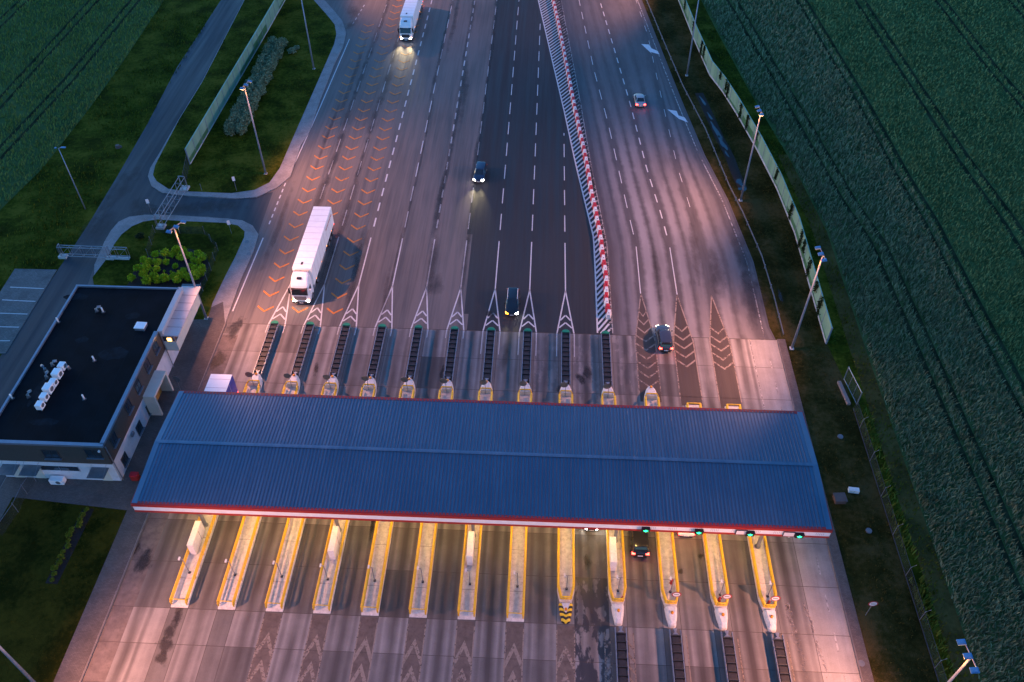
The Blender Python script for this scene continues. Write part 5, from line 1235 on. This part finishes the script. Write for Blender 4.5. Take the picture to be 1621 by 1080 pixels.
# blades: crops, rough grass, weeds (each one object that nobody could count)
def inside(px, py, poly):
    n = len(poly); r_ = np.zeros(len(px), bool); j = n-1
    for i in range(n):
        xi, yi = poly[i][0], poly[i][1]; xj, yj = poly[j][0], poly[j][1]
        c_ = ((yi > py) != (yj > py)) & (px < (xj-xi)*(py-yi)/(yj-yi+1e-12)+xi); r_ ^= c_; j = i
    return r_
def visible(x, y):
    v = np.stack([x, y, np.full_like(x, -CAM_H)], 1); d = v@AX_D; u_ = 810.5+F_PX*(v@AX_R)/d; w_ = 540-F_PX*(v@AX_U)/d
    return (u_ > -90) & (u_ < 1711) & (w_ > -60) & (w_ < 1140)
def blades(name, mat, poly, dens, h, w, lean, z=0, holes=(), avoid=None, seed=0, patch=None, far=None):
    r_ = np.random.default_rng(seed); xs = [p[0] for p in poly]; ys_ = [p[1] for p in poly]
    x0, x1, y0, y1 = max(min(xs), -118), min(max(xs), 112), max(min(ys_), 18), min(max(ys_), 192)
    n = int((x1-x0)*(y1-y0)*dens); x = r_.uniform(x0, x1, n); y = r_.uniform(y0, y1, n)
    k = inside(x, y, poly) & visible(x, y)
    if far: k &= r_.random(n) < np.clip((far/np.maximum(y, 1))**1.6, .12, 1)
    for hpoly in holes: k &= ~inside(x, y, hpoly)
    if avoid:
        for path, off, wd in avoid:
            pp = sorted(path, key=lambda p: p[1]); xi = np.interp(y, [p[1] for p in pp], [p[0] for p in pp]); k &= np.abs(np.abs(x-xi)-off) > wd
    if patch:
        f = np.sin(x*patch)+np.sin(y*patch*.7+1.3)+np.sin((x+y)*patch*.43+2)+r_.normal(size=n)*.9; k &= f > -.3
    x, y = x[k], y[k]; n = len(x); a = r_.uniform(0, 6.283, n); dr = r_.normal(.6, .9, n); ln = lean*r_.uniform(.4, 1.4, n); hh = h*r_.uniform(.6, 1.25, n)
    if far: sc_ = np.clip(y/far, 1, 2.2)
    else: sc_ = np.ones(n)
    ww = w*sc_
    b0_ = np.stack([x-np.cos(a)*ww, y-np.sin(a)*ww, np.full(n, z)], 1); b1_ = np.stack([x+np.cos(a)*ww, y+np.sin(a)*ww, np.full(n, z)], 1)
    mx = np.cos(dr)*ln*.45; my = np.sin(dr)*ln*.45
    m0 = b0_+np.stack([mx, my, hh*.7], 1); m1 = b1_+np.stack([mx, my, hh*.7], 1)
    tp = np.stack([x+np.cos(dr)*ln, y+np.sin(dr)*ln, z+hh], 1)
    v = np.stack([b0_, b1_, m1, tp, m0], 1).reshape(-1, 3)
    me = bpy.data.meshes.new(name); me.vertices.add(5*n); me.vertices.foreach_set('co', v.ravel()); me.loops.add(5*n); me.loops.foreach_set('vertex_index', np.arange(5*n))
    me.polygons.add(n); me.polygons.foreach_set('loop_start', np.arange(0, 5*n, 5)); me.polygons.foreach_set('loop_total', np.full(n, 5)); me.update(calc_edges=True)
    at = me.attributes.new('rnd', 'FLOAT', 'FACE'); at.data.foreach_set('value', r_.random(n).astype(np.float32))
    me.materials.append(MATS[mat]); o = bpy.data.objects.new(name, me); COL.objects.link(o); tag(o, kind='stuff'); return n
trA = [(t_, .95, .40) for t_ in TL]; trB = [(t_, .9, .34) for t_ in LLT]
nb = 0
FRc = [(p[0]+.1, p[1]) if p[0] < 100 else p for p in FR]
edge_ = TL[1]
strip_ = [(p[0]+.3, p[1]) for p in FR[:9]]+[(49, 260), (49, 240), (53.4, 179), (55.9, 137), (56.6, 115), (57.4, 103), (57.5, 89), (57.8, 69), (57.9, 15)]
rest_ = [(57.9, 15), (57.8, 69), (57.5, 89), (57.4, 103), (56.6, 115), (55.9, 137), (53.4, 179), (49, 240), (49, 260), (260, 260), (260, 15)]
nb += blades('wheat', 'crop_leaf_edge', strip_, 24, .62, .055, .38, avoid=trA, seed=2, far=75)
nb += blades('wheat', 'crop_leaf', rest_, 20, .45, .055, .26, avoid=trA, seed=22, far=75)
nb += blades('wheat', 'crop_leaf_left', FL, 7, .5, .07, .30, avoid=trB, seed=3, far=150)
nb += blades('rough_grass', 'verge_leaf', [(31.6, 15), (31.5, 78), (31.4, 93), (29.2, 110), (27.4, 126), (25, 141), (22.8, 158), (20, 190), (26, 190), (28.5, 161), (30, 146), (33, 132), (36, 110), (36.7, 99), (37, 76), (39, 70), (39, 15)], 9, .16, .035, .12, seed=4, patch=1.1, holes=[[(p.x, p.y) for p in DB]])
nb += blades('tall_weeds', 'weed_leaf', [(37.5, 15), (38.9, 15), (38.9, 66), (37.5, 66)], 30, .75, .06, .4, seed=5, patch=1.3)
nb += blades('tall_weeds', 'weed_leaf', [(36.7, 77), (37.6, 77), (37.9, 99), (37.3, 111), (34.2, 133), (31, 147), (29.8, 161), (29, 161), (30.4, 146), (33.4, 132.8), (36.5, 110.4), (37.1, 99.3)], 26, .8, .06, .35, seed=15, patch=.9)
nb += blades('rough_grass', 'grass_leaf', [(38.9, 15), (41, 15), (41.2, 80), (41.4, 100), (39.4, 120), (36.4, 140), (33.4, 165), (31, 165), (34, 140), (37.4, 118), (39, 100), (39, 80)], 9, .3, .05, .2, seed=16, patch=1.0)
nb += blades('rough_grass', 'grass_leaf', [(-67.4, 70), (-67.5, 96), (-68, 124), (-69.7, 175), (-70, 190), (-84, 190)]+[(p.x, p.y) for p in FLB]+[(-93, 60), (-80, 60)], 5, .35, .06, .25, seed=6, patch=.5, holes=[[(p.x, p.y) for p in pk]])
nb += blades('lawn_grass', 'grass_leaf', w1i, 8, .14, .035, .12, z=.12, seed=7, patch=.8)
nb += blades('lawn_grass', 'grass_leaf', w2i, 10, .10, .03, .09, z=.12, seed=8, patch=.8, holes=[[(p.x, p.y) for p in bedp]])
nb += blades('lawn_grass', 'lawn_leaf', LAWN_B, 14, .09, .025, .08, z=.12, seed=9, patch=.9)
print('blades', nb, 'objects', len(bpy.data.objects))
